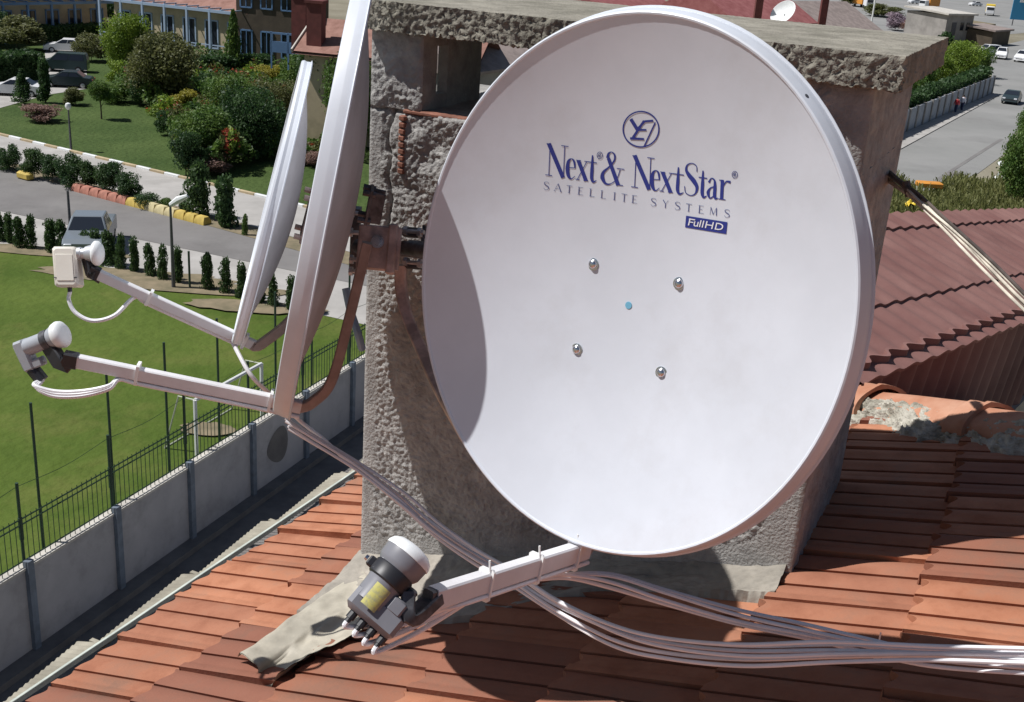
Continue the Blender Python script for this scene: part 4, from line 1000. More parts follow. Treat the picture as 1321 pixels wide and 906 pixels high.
# goal
goal = thing('football_goal', 'small white football goal on the field behind the wall fence', 'goal', gnd(282, 592))
gA = gnd(254, 590); gB = gnd(338, 538); gh = 1.9
mb = MB(); mb.tube([gA, gA+Z*gh], .06, 8); mb.build('goal_post', M['white'], goal); mb = MB(); mb.tube([gB, gB+Z*gh], .06, 8); mb.build('goal_post', M['white'], goal)
mb = MB(); mb.tube([gA+Z*gh, gB+Z*gh], .06, 8); mb.build('crossbar', M['white'], goal)
bk = (gB-gA).normalized(); bk = Vector((-bk.y, bk.x, 0))*1.0
mb = MB()
for q in (gA, gB): mb.tube([q+Z*gh, q+bk*.6+Z*gh, q+bk*1.2], .03, 6)
mb.tube([gA+bk*1.2+Z*.03, gB+bk*1.2+Z*.03], .03, 6); mb.build('net_frame', M['net'], goal)
# ================================================================== VEGETATION
def crown_mesh(name, n, shape='round', seed=0, leaf=.055, lobes=9):
    """unit crown: height 1 (z 0..1), width 1; leaf faces clumped on lobes"""
    r = np.random.default_rng(seed); vs = []; fs = []
    L = []
    for k in range(lobes):
        if shape == 'round':
            a = r.uniform(0, 2*math.pi); zz = r.uniform(.22, .80); rr = .30*math.sqrt(max(.05, 1-((zz-.5)/.5)**2))*r.uniform(.4, 1.1)
            L.append((rr*math.cos(a), rr*math.sin(a), zz, r.uniform(.15, .27)))
        elif shape == 'cone':
            zz = (k+.5)/lobes; rr = .12*(1-zz); a = r.uniform(0, 6.28); L.append((rr*math.cos(a), rr*math.sin(a), zz*.88+.04, .36*(1-zz*.85)*r.uniform(.85, 1.15)))
        elif shape == 'column':
            zz = (k+.5)/lobes; a = r.uniform(0, 6.28); rr = r.uniform(0, .12); L.append((rr*math.cos(a), rr*math.sin(a), zz*.9+.03, .34*r.uniform(.7, 1.1)*(1-.35*max(0, zz-.6)/.4)))
        elif shape == 'box':
            L.append((r.uniform(-.42, .42), r.uniform(-.32, .32), r.uniform(.2, .8), r.uniform(.16, .28)))
    for k in range(n):
        lx, ly, lz, lr = L[int(r.integers(len(L)))]
        d = r.normal(size=3); d /= np.linalg.norm(d); rad = lr*(r.uniform(.35, 1.0)**.5)
        if r.random() < .12: rad *= 1.22
        p = np.array([lx, ly, lz])+d*rad*(np.array([1, 1, .8]) if shape != 'column' else np.array([1, 1, .45]) if False else np.array([1, 1, .7]))
        p[2] = max(.0, p[2])
        a = r.normal(size=3)+d*.9; a /= np.linalg.norm(a); b = np.cross(a, r.normal(size=3)); b /= np.linalg.norm(b); c = np.cross(a, b)
        s = leaf*r.uniform(.5, 1.3); i = len(vs)
        vs += [tuple(p+b*s), tuple(p+c*s*.6), tuple(p-b*s), tuple(p-c*s*.6)]; fs.append((i, i+1, i+2, i+3))
    me = bpy.data.meshes.new(name); me.from_pydata(vs, [], fs); me.update(); return me
CM = {
 'round': [crown_mesh('crown', 6000, 'round', 11+k, .030, 16) for k in range(4)],
 'big': [crown_mesh('crown', 15000, 'round', 31+k, .020, 30) for k in range(3)],
 'cone': [crown_mesh('crown', 3600, 'cone', 51, .034, 9)],
 'column': [crown_mesh('crown', 1800, 'column', 61+k, .055, 9) for k in range(3)],
 'box': [crown_mesh('crown', 4600, 'box', 71+k, .030, 26) for k in range(3)],
}
mesh_variants = {}
def crown_obj(shape, idx, leaf):
    src = CM[shape][idx % len(CM[shape])]; key = (src.name, leaf)
    if key not in mesh_variants:
        me = src.copy(); me.materials.clear(); me.materials.append(LF[leaf]); mesh_variants[key] = me
    o = bpy.data.objects.new('crown', mesh_variants[key]); COL.objects.link(o); return o
def trunk_mesh():
    mb = MB()
    mb.tube([(0, 0, 0), (.01, 0, .35), (-.01, .01, .7), (0, 0, 1)], [.06, .045, .035, .015], 8)
    for k in range(5):
        a = k*2.4; z0 = .45+.09*k; mb.tube([(0, 0, z0), (.12*math.cos(a), .12*math.sin(a), z0+.14), (.22*math.cos(a), .22*math.sin(a), z0+.22)], [.022, .014, .006], 6)
    me = bpy.data.meshes.new('trunk'); me.from_pydata([tuple(p) for p in mb.v], [], mb.f); me.update(); me.materials.append(M['bark']); return me
TM = trunk_mesh()
vc = [0]
def plant(name, px, py, wpx, hpx, shape, leaf, label, cat, group=None, trunk=.0, z=0., dscale=1.0, rz=None):
    """plant whose foot stands at the ground point seen at (px,py); size from its photo size"""
    p = gnd(px, py, z); k = ppm(p); w = wpx/k; h = hpx/k/.93; vc[0] += 1
    root = thing(name, label, cat, p, group)
    th = h*trunk
    c = crown_obj(shape, vc[0], leaf); c.parent = root; c.location = (0, 0, th*.85 if trunk else 0)
    c.scale = (w*1.12, w*1.12*dscale, h-th*.85); c.rotation_euler = (0, 0, random.uniform(0, 6.28) if rz is None else rz)
    t = bpy.data.objects.new('trunk' if trunk else 'stem', TM); COL.objects.link(t); t.parent = root
    ts = max(th*1.6, h*.5) if trunk else h*.4
    t.scale = (max(ts*.6, .3), max(ts*.6, .3), ts)
    return root
# cypress row beside the field
row = [(1, 311, 20, 34), (13, 314, 18, 36), (26, 320, 20, 38), (41, 321, 20, 40), (67, 326, 24, 40), (82, 328, 22, 42), (110, 334, 22, 34), (124, 337, 24, 38), (141, 342, 24, 42), (157, 347, 18, 42), (174, 351, 18, 42), (194, 356, 18, 40), (211, 361, 18, 42), (230, 366, 19, 44), (268, 374, 20, 46), (291, 379, 20, 44), (312, 384, 20, 42), (335, 392, 20, 42), (352, 396, 18, 40), (376, 401, 20, 42), (395, 405, 20, 40)]
for i, (x_, y_, w_, h_) in enumerate(row):
    plant('cypress_shrub', x_, y_, w_, h_, 'column', 'cypress', 'small dark cypress by the field, %s from the left in its row' % ordn[i], 'shrub', 'small cypresses beside the field')
# bushes on the bed between road and path
for i, (x_, y_, w_, h_) in enumerate(((-4, 218, 26, 26), (13, 221, 28, 34), (30, 226, 16, 14), (45, 231, 30, 38), (68, 235, 30, 34), (92, 243, 36, 44), (118, 246, 34, 38), (142, 252, 36, 42), (166, 260, 34, 36))):
    plant('round_bush', x_, y_, w_, h_, 'round', 'dark' if i % 3 else 'cypress', 'dark green bush beside the parking road, %s from the left' % ordn[i], 'bush', 'dark bushes between road and path')
for i, (x_, y_, w_, h_, s_, lf, lab) in enumerate((
 (257, 281, 44, 66, 'column', 'cypress', 'broad olive green conifer standing beyond the yellow road blocks'),
 (291, 293, 40, 60, 'column', 'dark', 'broad dark conifer right of the yellow road blocks'),
 (190, 268, 30, 20, 'box', 'dark', 'low clipped hedge behind the cream road blocks'),
 (214, 270, 18, 14, 'round', 'mid', 'small round bush left of the lamp post'),
 (236, 275, 14, 24, 'column', 'dark', 'narrow shrub beside the white lamp head'),
 (316, 304, 10, 26, 'column', 'mid', 'thin young shrub left of the smallest dish'))):
    plant('bush', x_, y_, w_, h_, s_, lf, lab, 'bush')
# garden trees and shrubs: x, foot y, width, height, shape, leaf, trunk, label
T = [
 (164, 104, 60, 82, 'big', 'bright', .12, 'light green tree with feathery top in the middle of the garden'),
 (150, 40, 44, 48, 'big', 'dark', .1, 'dark tree in front of the gap between the two beige houses'),
 (216, 138, 92, 92, 'big', 'olive', .08, 'wide dull olive tree in the garden centre'),
 (302, 98, 34, 82, 'cone', 'mid', .0, 'tall narrow green cypress in front of the beige house end'),
 (156, 112, 36, 32, 'round', 'bright', .0, 'bright leafy bush left of the olive tree'),
 (118, 80, 44, 34, 'round', 'olive', .0, 'yellowish bush right of the parked white car'),
 (150, 134, 42, 30, 'round', 'mid', .0, 'rounded green bush at the lawn top edge'),
 (182, 138, 36, 34, 'round', 'dark', .0, 'dark bush between the lawn and the olive tree'),
 (131, 155, 30, 48, 'round', 'mid', .42, 'little lawn tree with a thin bare trunk'),
 (31, 136, 34, 46, 'cone', 'dark', .12, 'small dark conifer in front of white car at far left'),
 (59, 134, 24, 52, 'column', 'dark', .1, 'dark slender shrub left of the black parked cars'),
 (98, 137, 32, 24, 'round', 'olive', .0, 'clipped round bush at the driveway edge'),
 (54, 158, 48, 22, 'round', 'pink', .0, 'low reddish grey shrub on the lawn left side'),
 (216, 176, 30, 34, 'round', 'dark', .0, 'grey green bush at the lawn right edge'),
 (214, 160, 40, 28, 'round', 'bright', .0, 'yellow green bush above the lawn right edge'),
 (238, 150, 46, 34, 'round', 'gold', .0, 'golden leafed bush in the middle of the shrubbery'),
 (226, 136, 26, 20, 'round', 'red', .0, 'small red leafed bush beside the golden bush'),
 (263, 216, 80, 76, 'big', 'mid', .1, 'large mid green tree at the shrubbery front'),
 (300, 175, 70, 76, 'big', 'mid', .1, 'dense green tree right of the golden bush'),
 (326, 206, 84, 96, 'big', 'dark', .05, 'very dark bushy tree left of the smallest dish'),
 (240, 228, 40, 58, 'round', 'dark', .0, 'dark bush at lawn corner left of the large green tree'),
 (268, 226, 58, 26, 'round', 'pink', .0, 'low brownish pink shrub under the large green tree'),
 (356, 168, 62, 66, 'big', 'olive', .08, 'olive tree right of the very dark tree'),
 (388, 130, 60, 60, 'big', 'mid', .08, 'green tree below the brick chimneys'),
 (420, 176, 90, 110, 'big', 'dark', .06, 'dark tree seen between the two edge-on dishes'),
 (452, 190, 70, 120, 'big', 'mid', .06, 'tree glimpsed between edge-on dish and chimney'),
 (402, 215, 40, 20, 'round', 'pink', .0, 'low brown shrub seen between the two edge-on dishes'),
 (247, 66, 46, 46, 'round', 'pink', .1, 'pinkish blossoming tree in front of the beige house'),
 (244, 66, 26, 14, 'round', 'red', .0, 'crimson shrub under the pinkish tree'),
 (206, 44, 36, 32, 'round', 'olive', .1, 'olive bush against the blue framed veranda'),
 (276, 56, 34, 26, 'round', 'mid', .0, 'green bush left of the tall narrow cypress'),
 (22, 66, 76, 42, 'round', 'olive', .1, 'brownish green shrub mass at the upper left'),
 (350, 115, 40, 30, 'round', 'gold', .0, 'yellow green bush beneath the blue balcony'),
 (330, 150, 40, 40, 'round', 'olive', .0, 'dull bush between the dark tree and the dense tree'),
 (-20, 60, 60, 50, 'big', 'dark', .1, 'dark tree at the upper left corner'),
 (80, 40, 40, 26, 'round', 'mid', .0, 'green bush before the left beige house'),
 (186, 92, 40, 30, 'round', 'olive', .0, 'dull green bush behind the olive tree'),
]
for (x_, y_, w_, h_, s_, lf, tk, lab) in T:
    nm = 'garden_tree' if 'tree' in lab.split(' in ')[0].split(' at ')[0] else 'garden_shrub'
    plant(nm, x_, y_, w_, h_, s_, lf, lab, 'tree' if nm == 'garden_tree' else 'shrub', trunk=tk)
# undergrowth between the garden trees: one mass
def undergrowth():
    poly = [(150, 100), (200, 70), (330, 96), (400, 110), (470, 120), (470, 215), (400, 196), (335, 214), (300, 228), (236, 232), (212, 172), (185, 142), (150, 128)]
    def inside(x, y):
        c = False; j = len(poly)-1
        for i in range(len(poly)):
            if (poly[i][1] > y) != (poly[j][1] > y) and x < (poly[j][0]-poly[i][0])*(y-poly[i][1])/(poly[j][1]-poly[i][1])+poly[i][0]: c = not c
            j = i
        return c
    r = np.random.default_rng(17); vs = []; fs = []; mi = []
    while len(fs) < 52000:
        x_, y_ = r.uniform(150, 470), r.uniform(68, 234)
        if not inside(x_, y_): continue
        p = gnd(x_, y_); q = Vector((p.x*.22, p.y*.22, 0)); n1 = noise.noise(q); n2 = noise.noise(q*3.1+Vector((4, 4, 4)))
        top = max(.25, 1.3+1.8*n1+1.1*n2); z_ = top*(1-abs(r.normal())*.25); z_ = max(.05, z_)
        q1 = Vector(r.normal(size=3)).normalized(); q2 = q1.cross(Vector(r.normal(size=3))).normalized(); s0 = .17*r.uniform(.5, 1.3); i = len(vs); p = p+Z*z_
        vs += [tuple(p+q1*s0), tuple(p+q2*s0*.6), tuple(p-q1*s0), tuple(p-q2*s0*.6)]; fs.append((i, i+1, i+2, i+3))
        k = noise.noise(q*1.7+Vector((9, 1, 5))); mi.append(0 if k < -.22 else 1 if k < .12 else 2 if k < .3 else 3 if k < .38 else 4)
    me = bpy.data.meshes.new('undergrowth'); me.from_pydata(vs, [], fs); me.update()
    for l_ in ('dark', 'mid', 'olive', 'red', 'bright'): me.materials.append(LF[l_])
    me.polygons.foreach_set('material_index', mi)
    o = bpy.data.objects.new('undergrowth', me); COL.objects.link(o); tag(o, 'mixed green undergrowth filling the garden between the trees', 'undergrowth', kind='stuff')
undergrowth()
# clipped hedges
def hedge(p0, p1, hpx, dep, leaf, label):
    a = gnd(*p0); b = gnd(*p1); c = (a+b)/2; d = (b-a); root = thing('hedge', label, 'hedge', c)
    k = ppm(c); nseg = max(1, int(d.length/(4))); 
    r = np.random.default_rng(int(p0[0]*7+p0[1]) % 1000+5); n = int(min(14000, 900*d.length*.6)); vs = []; fs = []; hh = hpx/k
    dx = d.normalized(); dy = Vector((-dx.y, dx.x, 0))
    for _ in range(n):
        s_ = r.uniform(-.5, .5)*d.length; t_ = r.uniform(-.5, .5)*dep; z_ = hh*r.uniform(0, 1)**.6*(1+.06*math.sin(s_*1.3))
        face_ = r.integers(3)
        if face_ == 0: z_ = hh*(1+.05*r.normal())
        elif face_ == 1: t_ = -dep/2*(1+.08*r.normal())
        p = dx*s_+dy*t_+Z*z_; q1 = Vector(r.normal(size=3)).normalized(); q2 = q1.cross(Vector(r.normal(size=3))).normalized(); s0 = .16*r.uniform(.5, 1.2)*max(1, 9/k*1.0); i = len(vs)
        vs += [tuple(p+q1*s0), tuple(p+q2*s0*.6), tuple(p-q1*s0), tuple(p-q2*s0*.6)]; fs.append((i, i+1, i+2, i+3))
    me = bpy.data.meshes.new('foliage'); me.from_pydata(vs, [], fs); me.update(); me.materials.append(LF[leaf])
    o = bpy.data.objects.new('foliage', me); COL.objects.link(o); o.parent = root
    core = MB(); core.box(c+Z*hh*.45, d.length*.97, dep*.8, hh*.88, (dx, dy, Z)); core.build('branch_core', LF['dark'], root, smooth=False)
    return root
hedge((-30, 108), (50, 102), 34, 2.2, 'dark', 'dark clipped hedge at the far left beside the driveway')
hedge((48, 56), (138, 52), 20, 2.0, 'dark', 'dark hedge above the parked white car')
hedge((250, 100), (348, 96), 24, 2.0, 'dark', 'dark hedge below the beige house behind the cypress')
# low garden wall pieces
# ================================================================== CARS
def make_car(name, label, p, heading, col, kind='sedan', group=None):
    root = thing(name, label, 'car' if kind != 'van' else 'van', p, group)
    fx = azv(heading); fy = Vector((-fx.y, fx.x, 0))
    def Q(a, b, c): return p+fx*a+fy*b+Z*c
    L, Wd = (4.3, 1.72); 
    if kind == 'sedan': prof = [(-2.15, .35), (-2.15, .78), (-1.95, .95), (-1.45, 1.0), (-.85, 1.42), (.25, 1.44), (1.05, 1.0), (1.9, .86), (2.15, .66), (2.15, .32)]
    elif kind == 'pickup': L = 5.0; Wd = 1.85; prof = [(-2.5, .45), (-2.5, 1.12), (-2.45, 1.14), (-.75, 1.16), (-.62, 1.76), (.55, 1.78), (1.15, 1.2), (2.2, 1.12), (2.45, .95), (2.5, .45)]
    else: L = 4.2; Wd = 1.72; prof = [(-2.1, .35), (-2.12, 1.2), (-1.95, 1.78), (.5, 1.82), (1.15, 1.25), (1.85, 1.0), (2.1, .8), (2.1, .35)]
    beltz = 1.0 if kind == 'sedan' else 1.15
    body = MB(); n = len(prof); secs = (-1, -.93, -.5, .5, .93, 1)
    b0 = 0
    for sft in secs:
        for (a, z) in prof:
            inset = max(0, (z-beltz))*.34; ww = Wd/2-inset
            edge = .05 if abs(sft) == 1 else 0
            zz = z-(.03 if abs(sft) == 1 and z > .5 else 0); body.v.append(Q(a*(1-.012*(abs(sft) == 1)), sft*ww, zz))
    for k in range(len(secs)-1):
        for i in range(n):
            j = (i+1) % n; body.f.append((k*n+i, k*n+j, (k+1)*n+j, (k+1)*n+i))
    body.f.append(tuple(range(n))); body.f.append(tuple(reversed(range((len(secs)-1)*n, len(secs)*n))))
    bo = body.build('body', M[col], root, angle=25)
    gl = [(i, prof[i], prof[i+1]) for i in range(n-1)]
    def pane(a0, z0, a1, z1, name='windscreen'):
        mb = MB(); i0 = Wd/2-max(0, z0-beltz)*.34-.10; i1 = Wd/2-max(0, z1-beltz)*.34-.10
        nn = (Vector((a1-a0, 0, z1-z0)).normalized()); off = (fx*(-nn.z)+Z*nn.x)
        if off.z < 0: off = -off
        off *= .015
        lo, hi = .08, .93
        pa = (a0+(a1-a0)*lo, z0+(z1-z0)*lo); pb = (a0+(a1-a0)*hi, z0+(z1-z0)*hi)
        mb.add([Q(pa[0], -i0, pa[1])+off, Q(pa[0], i0, pa[1])+off, Q(pb[0], i1, pb[1])+off, Q(pb[0], -i1, pb[1])+off], [(0, 1, 2, 3)]); mb.build(name, M['glass'], root, smooth=False)
    if kind == 'sedan': pane(1.05, 1.0, .25, 1.44); pane(-1.45, 1.0, -.85, 1.42, 'rear_window'); A0, A1, T0, T1, zt = -1.2, .85, -.8, .22, 1.38
    elif kind == 'pickup': pane(1.15, 1.2, .55, 1.78); A0, A1, T0, T1, zt = -.6, 1.0, -.55, .5, 1.70
    else: pane(1.15, 1.25, .5, 1.82); pane(-2.12, 1.2, -1.95, 1.78, 'rear_window'); A0, A1, T0, T1, zt = -1.85, 1.0, -1.75, .5, 1.70
    for sg in (-1, 1):
        mid = (A0+A1)/2
        for (x0, x1, tx0, tx1) in ((A0, mid-.04, T0, (T0+T1)/2-.04), (mid+.04, A1, (T0+T1)/2+.04, T1)):
            y0 = sg*(Wd/2-.0+.010); y1 = sg*(Wd/2-(zt-beltz)*.34+.012); mb = MB()
            mb.add([Q(x0, y0, beltz+.03), Q(x1, y0, beltz+.03), Q(tx1, y1, zt-.02), Q(tx0, y1, zt-.02)], [(0, 1, 2, 3)]); mb.build('side_window', M['glass'], root, smooth=False)
    for sx in (-1, 1):
        for sg in (-1, 1):
            cx = sx*L*.31; w = MB(); w.lathe(Q(cx, sg*(Wd/2-.16), .32), fy*sg, [(0, .30), (.02, .32), (.15, .32), (.175, .29)], 18); wo = w.build('wheel', M['tyre'], root)
            w = MB(); w.lathe(Q(cx, sg*(Wd/2+.016), .32), fy*sg, [(0, .19), (.012, .15)], 14); w.build('rim', M['rim'], wo)
    for sg in (-1, 1):
        mb = MB(); mb.bbox(Q(L/2-.02, sg*Wd*.36, .70 if kind != 'pickup' else .88), .08, .34, .16, (fx, fy, Z), b=.02); mb.build('headlight', M['lamp'], root)
        mb = MB(); mb.bbox(Q(-L/2+.02, sg*Wd*.38, .75 if kind != 'van' else 1.1), .08, .22, .18, (fx, fy, Z), b=.02); mb.build('tail_light', M['tail'], root)
    mb = MB(); mb.box(Q(L/2+.005, 0, .52), .03, 1.0, .18, (fx, fy, Z)); mb.build('grille', M['black'], root)
    mb = MB(); mb.bbox(Q(L/2-.02, 0, .40), .16, Wd*.96, .18, (fx, fy, Z), b=.04); mb.build('bumper', M[col], root)
    return root
p = gnd(118, 322); make_car('pickup_truck', 'silver pickup truck with dark windscreen behind the cypress row', p, 167, 'c_silver', 'pickup')
make_car('parked_car', 'white car parked highest on the driveway, below the hedge', gnd(86, 68), 255, 'c_white', 'sedan', 'cars on the driveway')
make_car('parked_car', 'dark green grey car parked below the white car on the driveway', gnd(84, 93), 258, 'c_darkgreen', 'van', 'cars on the driveway')
make_car('parked_car', 'black car parked lowest on the driveway beside the round bush', gnd(88, 113), 258, 'c_dark', 'sedan', 'cars on the driveway')
make_car('parked_car', 'white car at far left half hidden by the dark conifer', gnd(22, 124), 262, 'c_white', 'sedan', 'cars on the driveway')
make_car('driving_car', 'dark car alone on the road at the right edge', gnd(1304, 133), 208, 'c_dark', 'sedan')
make_car('parked_van', 'white van parked at the end of the green wall', gnd(1274, 72), 245, 'c_white', 'van', 'white vans at the far road')
make_car('parked_van', 'white van second from left among the vans by the brown shed', gnd(1291, 76), 205, 'c_white', 'van', 'white vans at the far road')
make_car('parked_van', 'white van with dark windows at the right edge by the road', gnd(1318, 80), 215, 'c_white', 'van', 'white vans at the far road')
for (x_, y_, lab) in ((1258, 8, 'distant white car right of the orange truck'), (1180, 5, 'distant white car left of the orange truck')):
    make_car('distant_car', lab, gnd(x_, y_), 250, 'c_white', 'sedan', 'distant cars')
# ================================================================== LAMPS / POLES
def lamp(name, label, foot, toph, arm=True):
    p = gnd(*foot); root = thing(name, label, 'street lamp', p); k = ppm(p); h = toph/k/.93
    mb = MB(); mb.tube([p, p+Z*h], [.09, .05], 8); mb.build('pole', M['dark_steel'], root)
    mb = MB()
    if arm:
        mb.tube([p+Z*h, p+Z*(h+.25)+cR*.35, p+Z*(h+.45)+cR*.75], [.10, .16, .08], 8)
    else: mb.lathe(p+Z*h, Z, [(0, .06), (.1, .16), (.25, .20), (.4, .15), (.46, .02)], 14)
    mb.build('lamp_head', M['white'], root); return root
lamp('street_lamp', 'street lamp with white head on dark pole beside the parking road', (224, 372), 102)
lamp('garden_lamp', 'thin garden lamp with white globe head standing on the lawn edge', (92, 196), 50, False)
mb = MB(); p = gnd(92, 312); mb.tube([p, p+Z*(62/ppm(p)/.93)], [.08, .06], 8); tag(mb.build('utility_pole', M['dark_steel'], origin=p), 'plain dark pole rising above the silver pickup truck', 'pole')
mb = MB(); p = gnd(245, 372); mb.tube([p, p+Z*(46/ppm(p)/.93)], .05, 8); tag(mb.build('fence_post', M['fence'], origin=p), 'dark green post in the gap of the cypress row', 'post')
# low rail beside field
# ================================================================== HOUSES (left)
def house(name, label, pl, pr, hgt, depth, wallm, roofm, rise=1.8, nwin=6, storeys=2, over=.6, frame='blueframe', veranda=True, z0=0.0):
    a = Vector(pl); b = Vector(pr); X = (b-a); Lh = X.length; X = X.normalized(); Y = Vector((-X.y, X.x, 0)); 
    if Y.dot(cF) < 0: Y = -Y
    root = thing(name, label, 'house', (a+b)/2)
    def Q(x, y, z): return a+X*x+Y*y+Z*(z+z0)
    mb = MB(); mb.box(Q(Lh/2, depth/2, hgt/2), Lh, depth, hgt, (X, Y, Z)); wall_ = mb.build('wall', wallm, root, smooth=False)
    mb = MB()
    mb.add([Q(-over, -over, hgt-.1), Q(Lh+over, -over, hgt-.1), Q(Lh+over, depth/2, hgt+rise), Q(-over, depth/2, hgt+rise), Q(-over, depth+over, hgt-.1), Q(Lh+over, depth+over, hgt-.1),
            Q(-over, -over, hgt-.28), Q(Lh+over, -over, hgt-.28), Q(Lh+over, depth+over, hgt-.28), Q(-over, depth+over, hgt-.28)],
           [(0, 1, 2, 3), (3, 2, 5, 4), (0, 6, 7, 1), (4, 5, 8, 9), (0, 3, 4, 9, 6), (1, 7, 8, 5, 2), (6, 9, 8, 7)]); mb.build('roof', roofm, root, smooth=False)
    sh = hgt/storeys
    for st_ in range(storeys):
        for k in range(nwin):
            xc = Lh*(k+.5)/nwin; ww = Lh/nwin*.55; hh = sh*.52; zc = sh*st_+sh*.5
            f = MB()
            for (cx, cz, sx, sz) in ((xc-ww/2, zc, .14, hh+.14), (xc+ww/2, zc, .14, hh+.14), (xc, zc+hh/2, ww+.14, .14), (xc, zc-hh/2, ww+.14, .14), (xc, zc, .08, hh)):
                f.box(Q(cx, -.04, cz), sx, .12, sz, (X, Y, Z))
            fo = f.build('window', M[frame], root, smooth=False)
            g_ = MB(); g_.box(Q(xc, -.012, zc), ww, .04, hh, (X, Y, Z)); g_.build('pane', M['glass'], fo, smooth=False)
    if veranda:
        vb = MB()
        for k in range(nwin+1):
            xc = Lh*k/nwin
            vb.box(Q(xc, -2.2, sh*.5), .22, .22, sh, (X, Y, Z))
        vb.box(Q(Lh/2, -2.2, sh*.98), Lh+.3, .2, .28, (X, Y, Z)); vb.box(Q(Lh/2, -2.2, sh*.35), Lh, .08, .10, (X, Y, Z))
        for k in range(nwin*2+1): vb.box(Q(Lh*k/(nwin*2), -1.1, sh*.98+.2), .10, 2.3, .12, (X, Y, Z))
        vb.build('veranda', M[frame], root, smooth=False)
    return root, Q, Lh
ha, hb_ = gnd(-40, 56), gnd(140, 48)
house('terraced_house', 'beige terraced house with blue veranda frames at the upper left', ha, hb_, 8.5, 9, M['w_beige'], M['roof_h'], nwin=6)
ha, hb_ = gnd(150, 62), gnd(318, 84)
hh_, Qh, Lh_ = house('terraced_house', 'beige house with brown roof and blue framed windows behind the cypress', ha, hb_, 5.4, 9, M['w_beige'], M['roof_h'], rise=3.0, nwin=6, storeys=1, frame='paleblue')
ha, hb_ = gnd(306, 84), gnd(384, 92)
house('terraced_house', 'dark brown house block behind the hedge, right of the beige house', ha, hb_, 9.5, 8, M['w_brown'], M['roof_h'], nwin=3, veranda=False)
# brick chimneys house with tiled roof (between dish 3 and 2)
rootb = thing('brick_house', 'house with reddish tiled roof and brick chimneys above the smallest dish', 'house', gnd(430, 150))
zr = 7.2
def zp(x, y, z): return hit(x, y, Vector((0, 0, z)), Z)
a_ = zp(384, 66, 6.4); b_ = zp(470, 74, 6.4); c2_ = zp(480, 30, 8.8); d2_ = zp(388, 26, 8.8)
Xb = (b_-a_).normalized(); Yb = Vector((-Xb.y, Xb.x, 0))
if Yb.dot(cF) < 0: Yb = -Yb
mb = MB(); mb.box(a_+Xb*6+Yb*4.2-Z*3.25, 11.4, 7.4, 6.3, (Xb, Yb, Z)); mb.build('wall', M['w_beige'], rootb, smooth=False)
mb = MB(); mb.add([a_-Xb*.4, a_+Xb*13, a_+Xb*13+Yb*4.3+Z*2.0, a_-Xb*.4+Yb*4.3+Z*2.0, a_-Xb*.4+Yb*8.6, a_+Xb*13+Yb*8.6], [(0, 1, 2, 3), (3, 2, 5, 4)])
mb.add([a_-Xb*.4-Z*.2, a_+Xb*13-Z*.2, a_+Xb*13+Yb*4.3+Z*1.8, a_-Xb*.4+Yb*4.3+Z*1.8, a_-Xb*.4+Yb*8.6-Z*.2, a_+Xb*13+Yb*8.6-Z*.2], [(0, 3, 2, 1), (3, 4, 5, 2)]); rf = mb.build('roof', M['roof_h'], rootb, smooth=False)
mb = MB(); mb.tube([a_-Xb*.45, a_-Xb*.45+Yb*4.3+Z*2.0], 1, sq=(.12, .28)); mb.build('verge_board', M['coping'], rootb, smooth=False)
for (xx, yy, ww, hh) in ((.9, 1.2, 1.1, 3.9), (-1.2, 3.6, 1.1, 4.2)):
    q = a_+Xb*xx+Yb*yy; mb = MB(); mb.box(q+Z*(hh/2-.6), ww, .9, hh, (Xb, Yb, Z)); mb.box(q+Z*(hh-.55), ww+.25, 1.1, .2, (Xb, Yb, Z)); mb.build('chimney', M['chim_red'], rf, smooth=False)
mb = MB()
q = zp(372, 62, 4.8)
mb.box(q, 3.2, .12, .9, (Xb, Yb, Z)); mb.box(q+Z*1.1, 3.2, .12, .15, (Xb, Yb, Z))
for k in (-1.5, 0, 1.5): mb.box(q+Xb*k-Z*.3, .12, .12, 3.0, (Xb, Yb, Z))
mb.build('balcony_rail', M['blueframe'], rootb, smooth=False)
# more house mass filling the upper band behind the slab gap and between
def roofblock(name, label, x0, y0, x1, y1, zt_, depth, rise, wallm, roofm, extra=None):
    a = zp(x0, y0, zt_); b = zp(x1, y1, zt_); X = (b-a); Lh = X.length; X.normalize(); Y = Vector((-X.y, X.x, 0))
    if Y.dot(cF) < 0: Y = -Y
    root = thing(name, label, 'house', Vector(((a+b)/2).xy.to_3d()))
    mb = MB(); mb.box(a+X*Lh/2+Y*(depth/2)-Z*(zt_/2+.05), Lh*.97, depth*.93, zt_-.1, (X, Y, Z)); wo = mb.build('wall', wallm, root, smooth=False)
    mb = MB(); h2_ = rise
    mb.add([a, b, b+Y*depth/2+Z*h2_, a+Y*depth/2+Z*h2_, a+Y*depth, b+Y*depth, a-Z*.2, b-Z*.2, b+Y*depth-Z*.2, a+Y*depth-Z*.2], [(0, 1, 2, 3), (3, 2, 5, 4), (0, 6, 7, 1), (0, 3, 4, 9, 6), (1, 7, 8, 5, 2), (4, 5, 8, 9)])
    ro = mb.build('roof', roofm, root, smooth=False)
    nwi = max(2, int(Lh/3))
    for k in range(nwi):
        c_ = a+X*(Lh*(k+.5)/nwi)-Z*1.6; f = MB()
        f.box(c_+Y*(depth*.035-.03), 1.2, .1, 1.2, (X, Y, Z)); fo = f.build('window', M['white'], root, smooth=False); g_ = MB(); g_.box(c_+Y*(depth*.035-.09), 1.0, .06, 1.0, (X, Y, Z)); g_.build('pane', M['glass'], fo, smooth=False)
    return root, ro, a, X, Y, Lh
roofblock('distant_house', 'brown roofed house seen through the chimney opening', 600, 96, 760, 74, 6.0, 9, 2.2, M['w_grey'], M['roof_grey'])
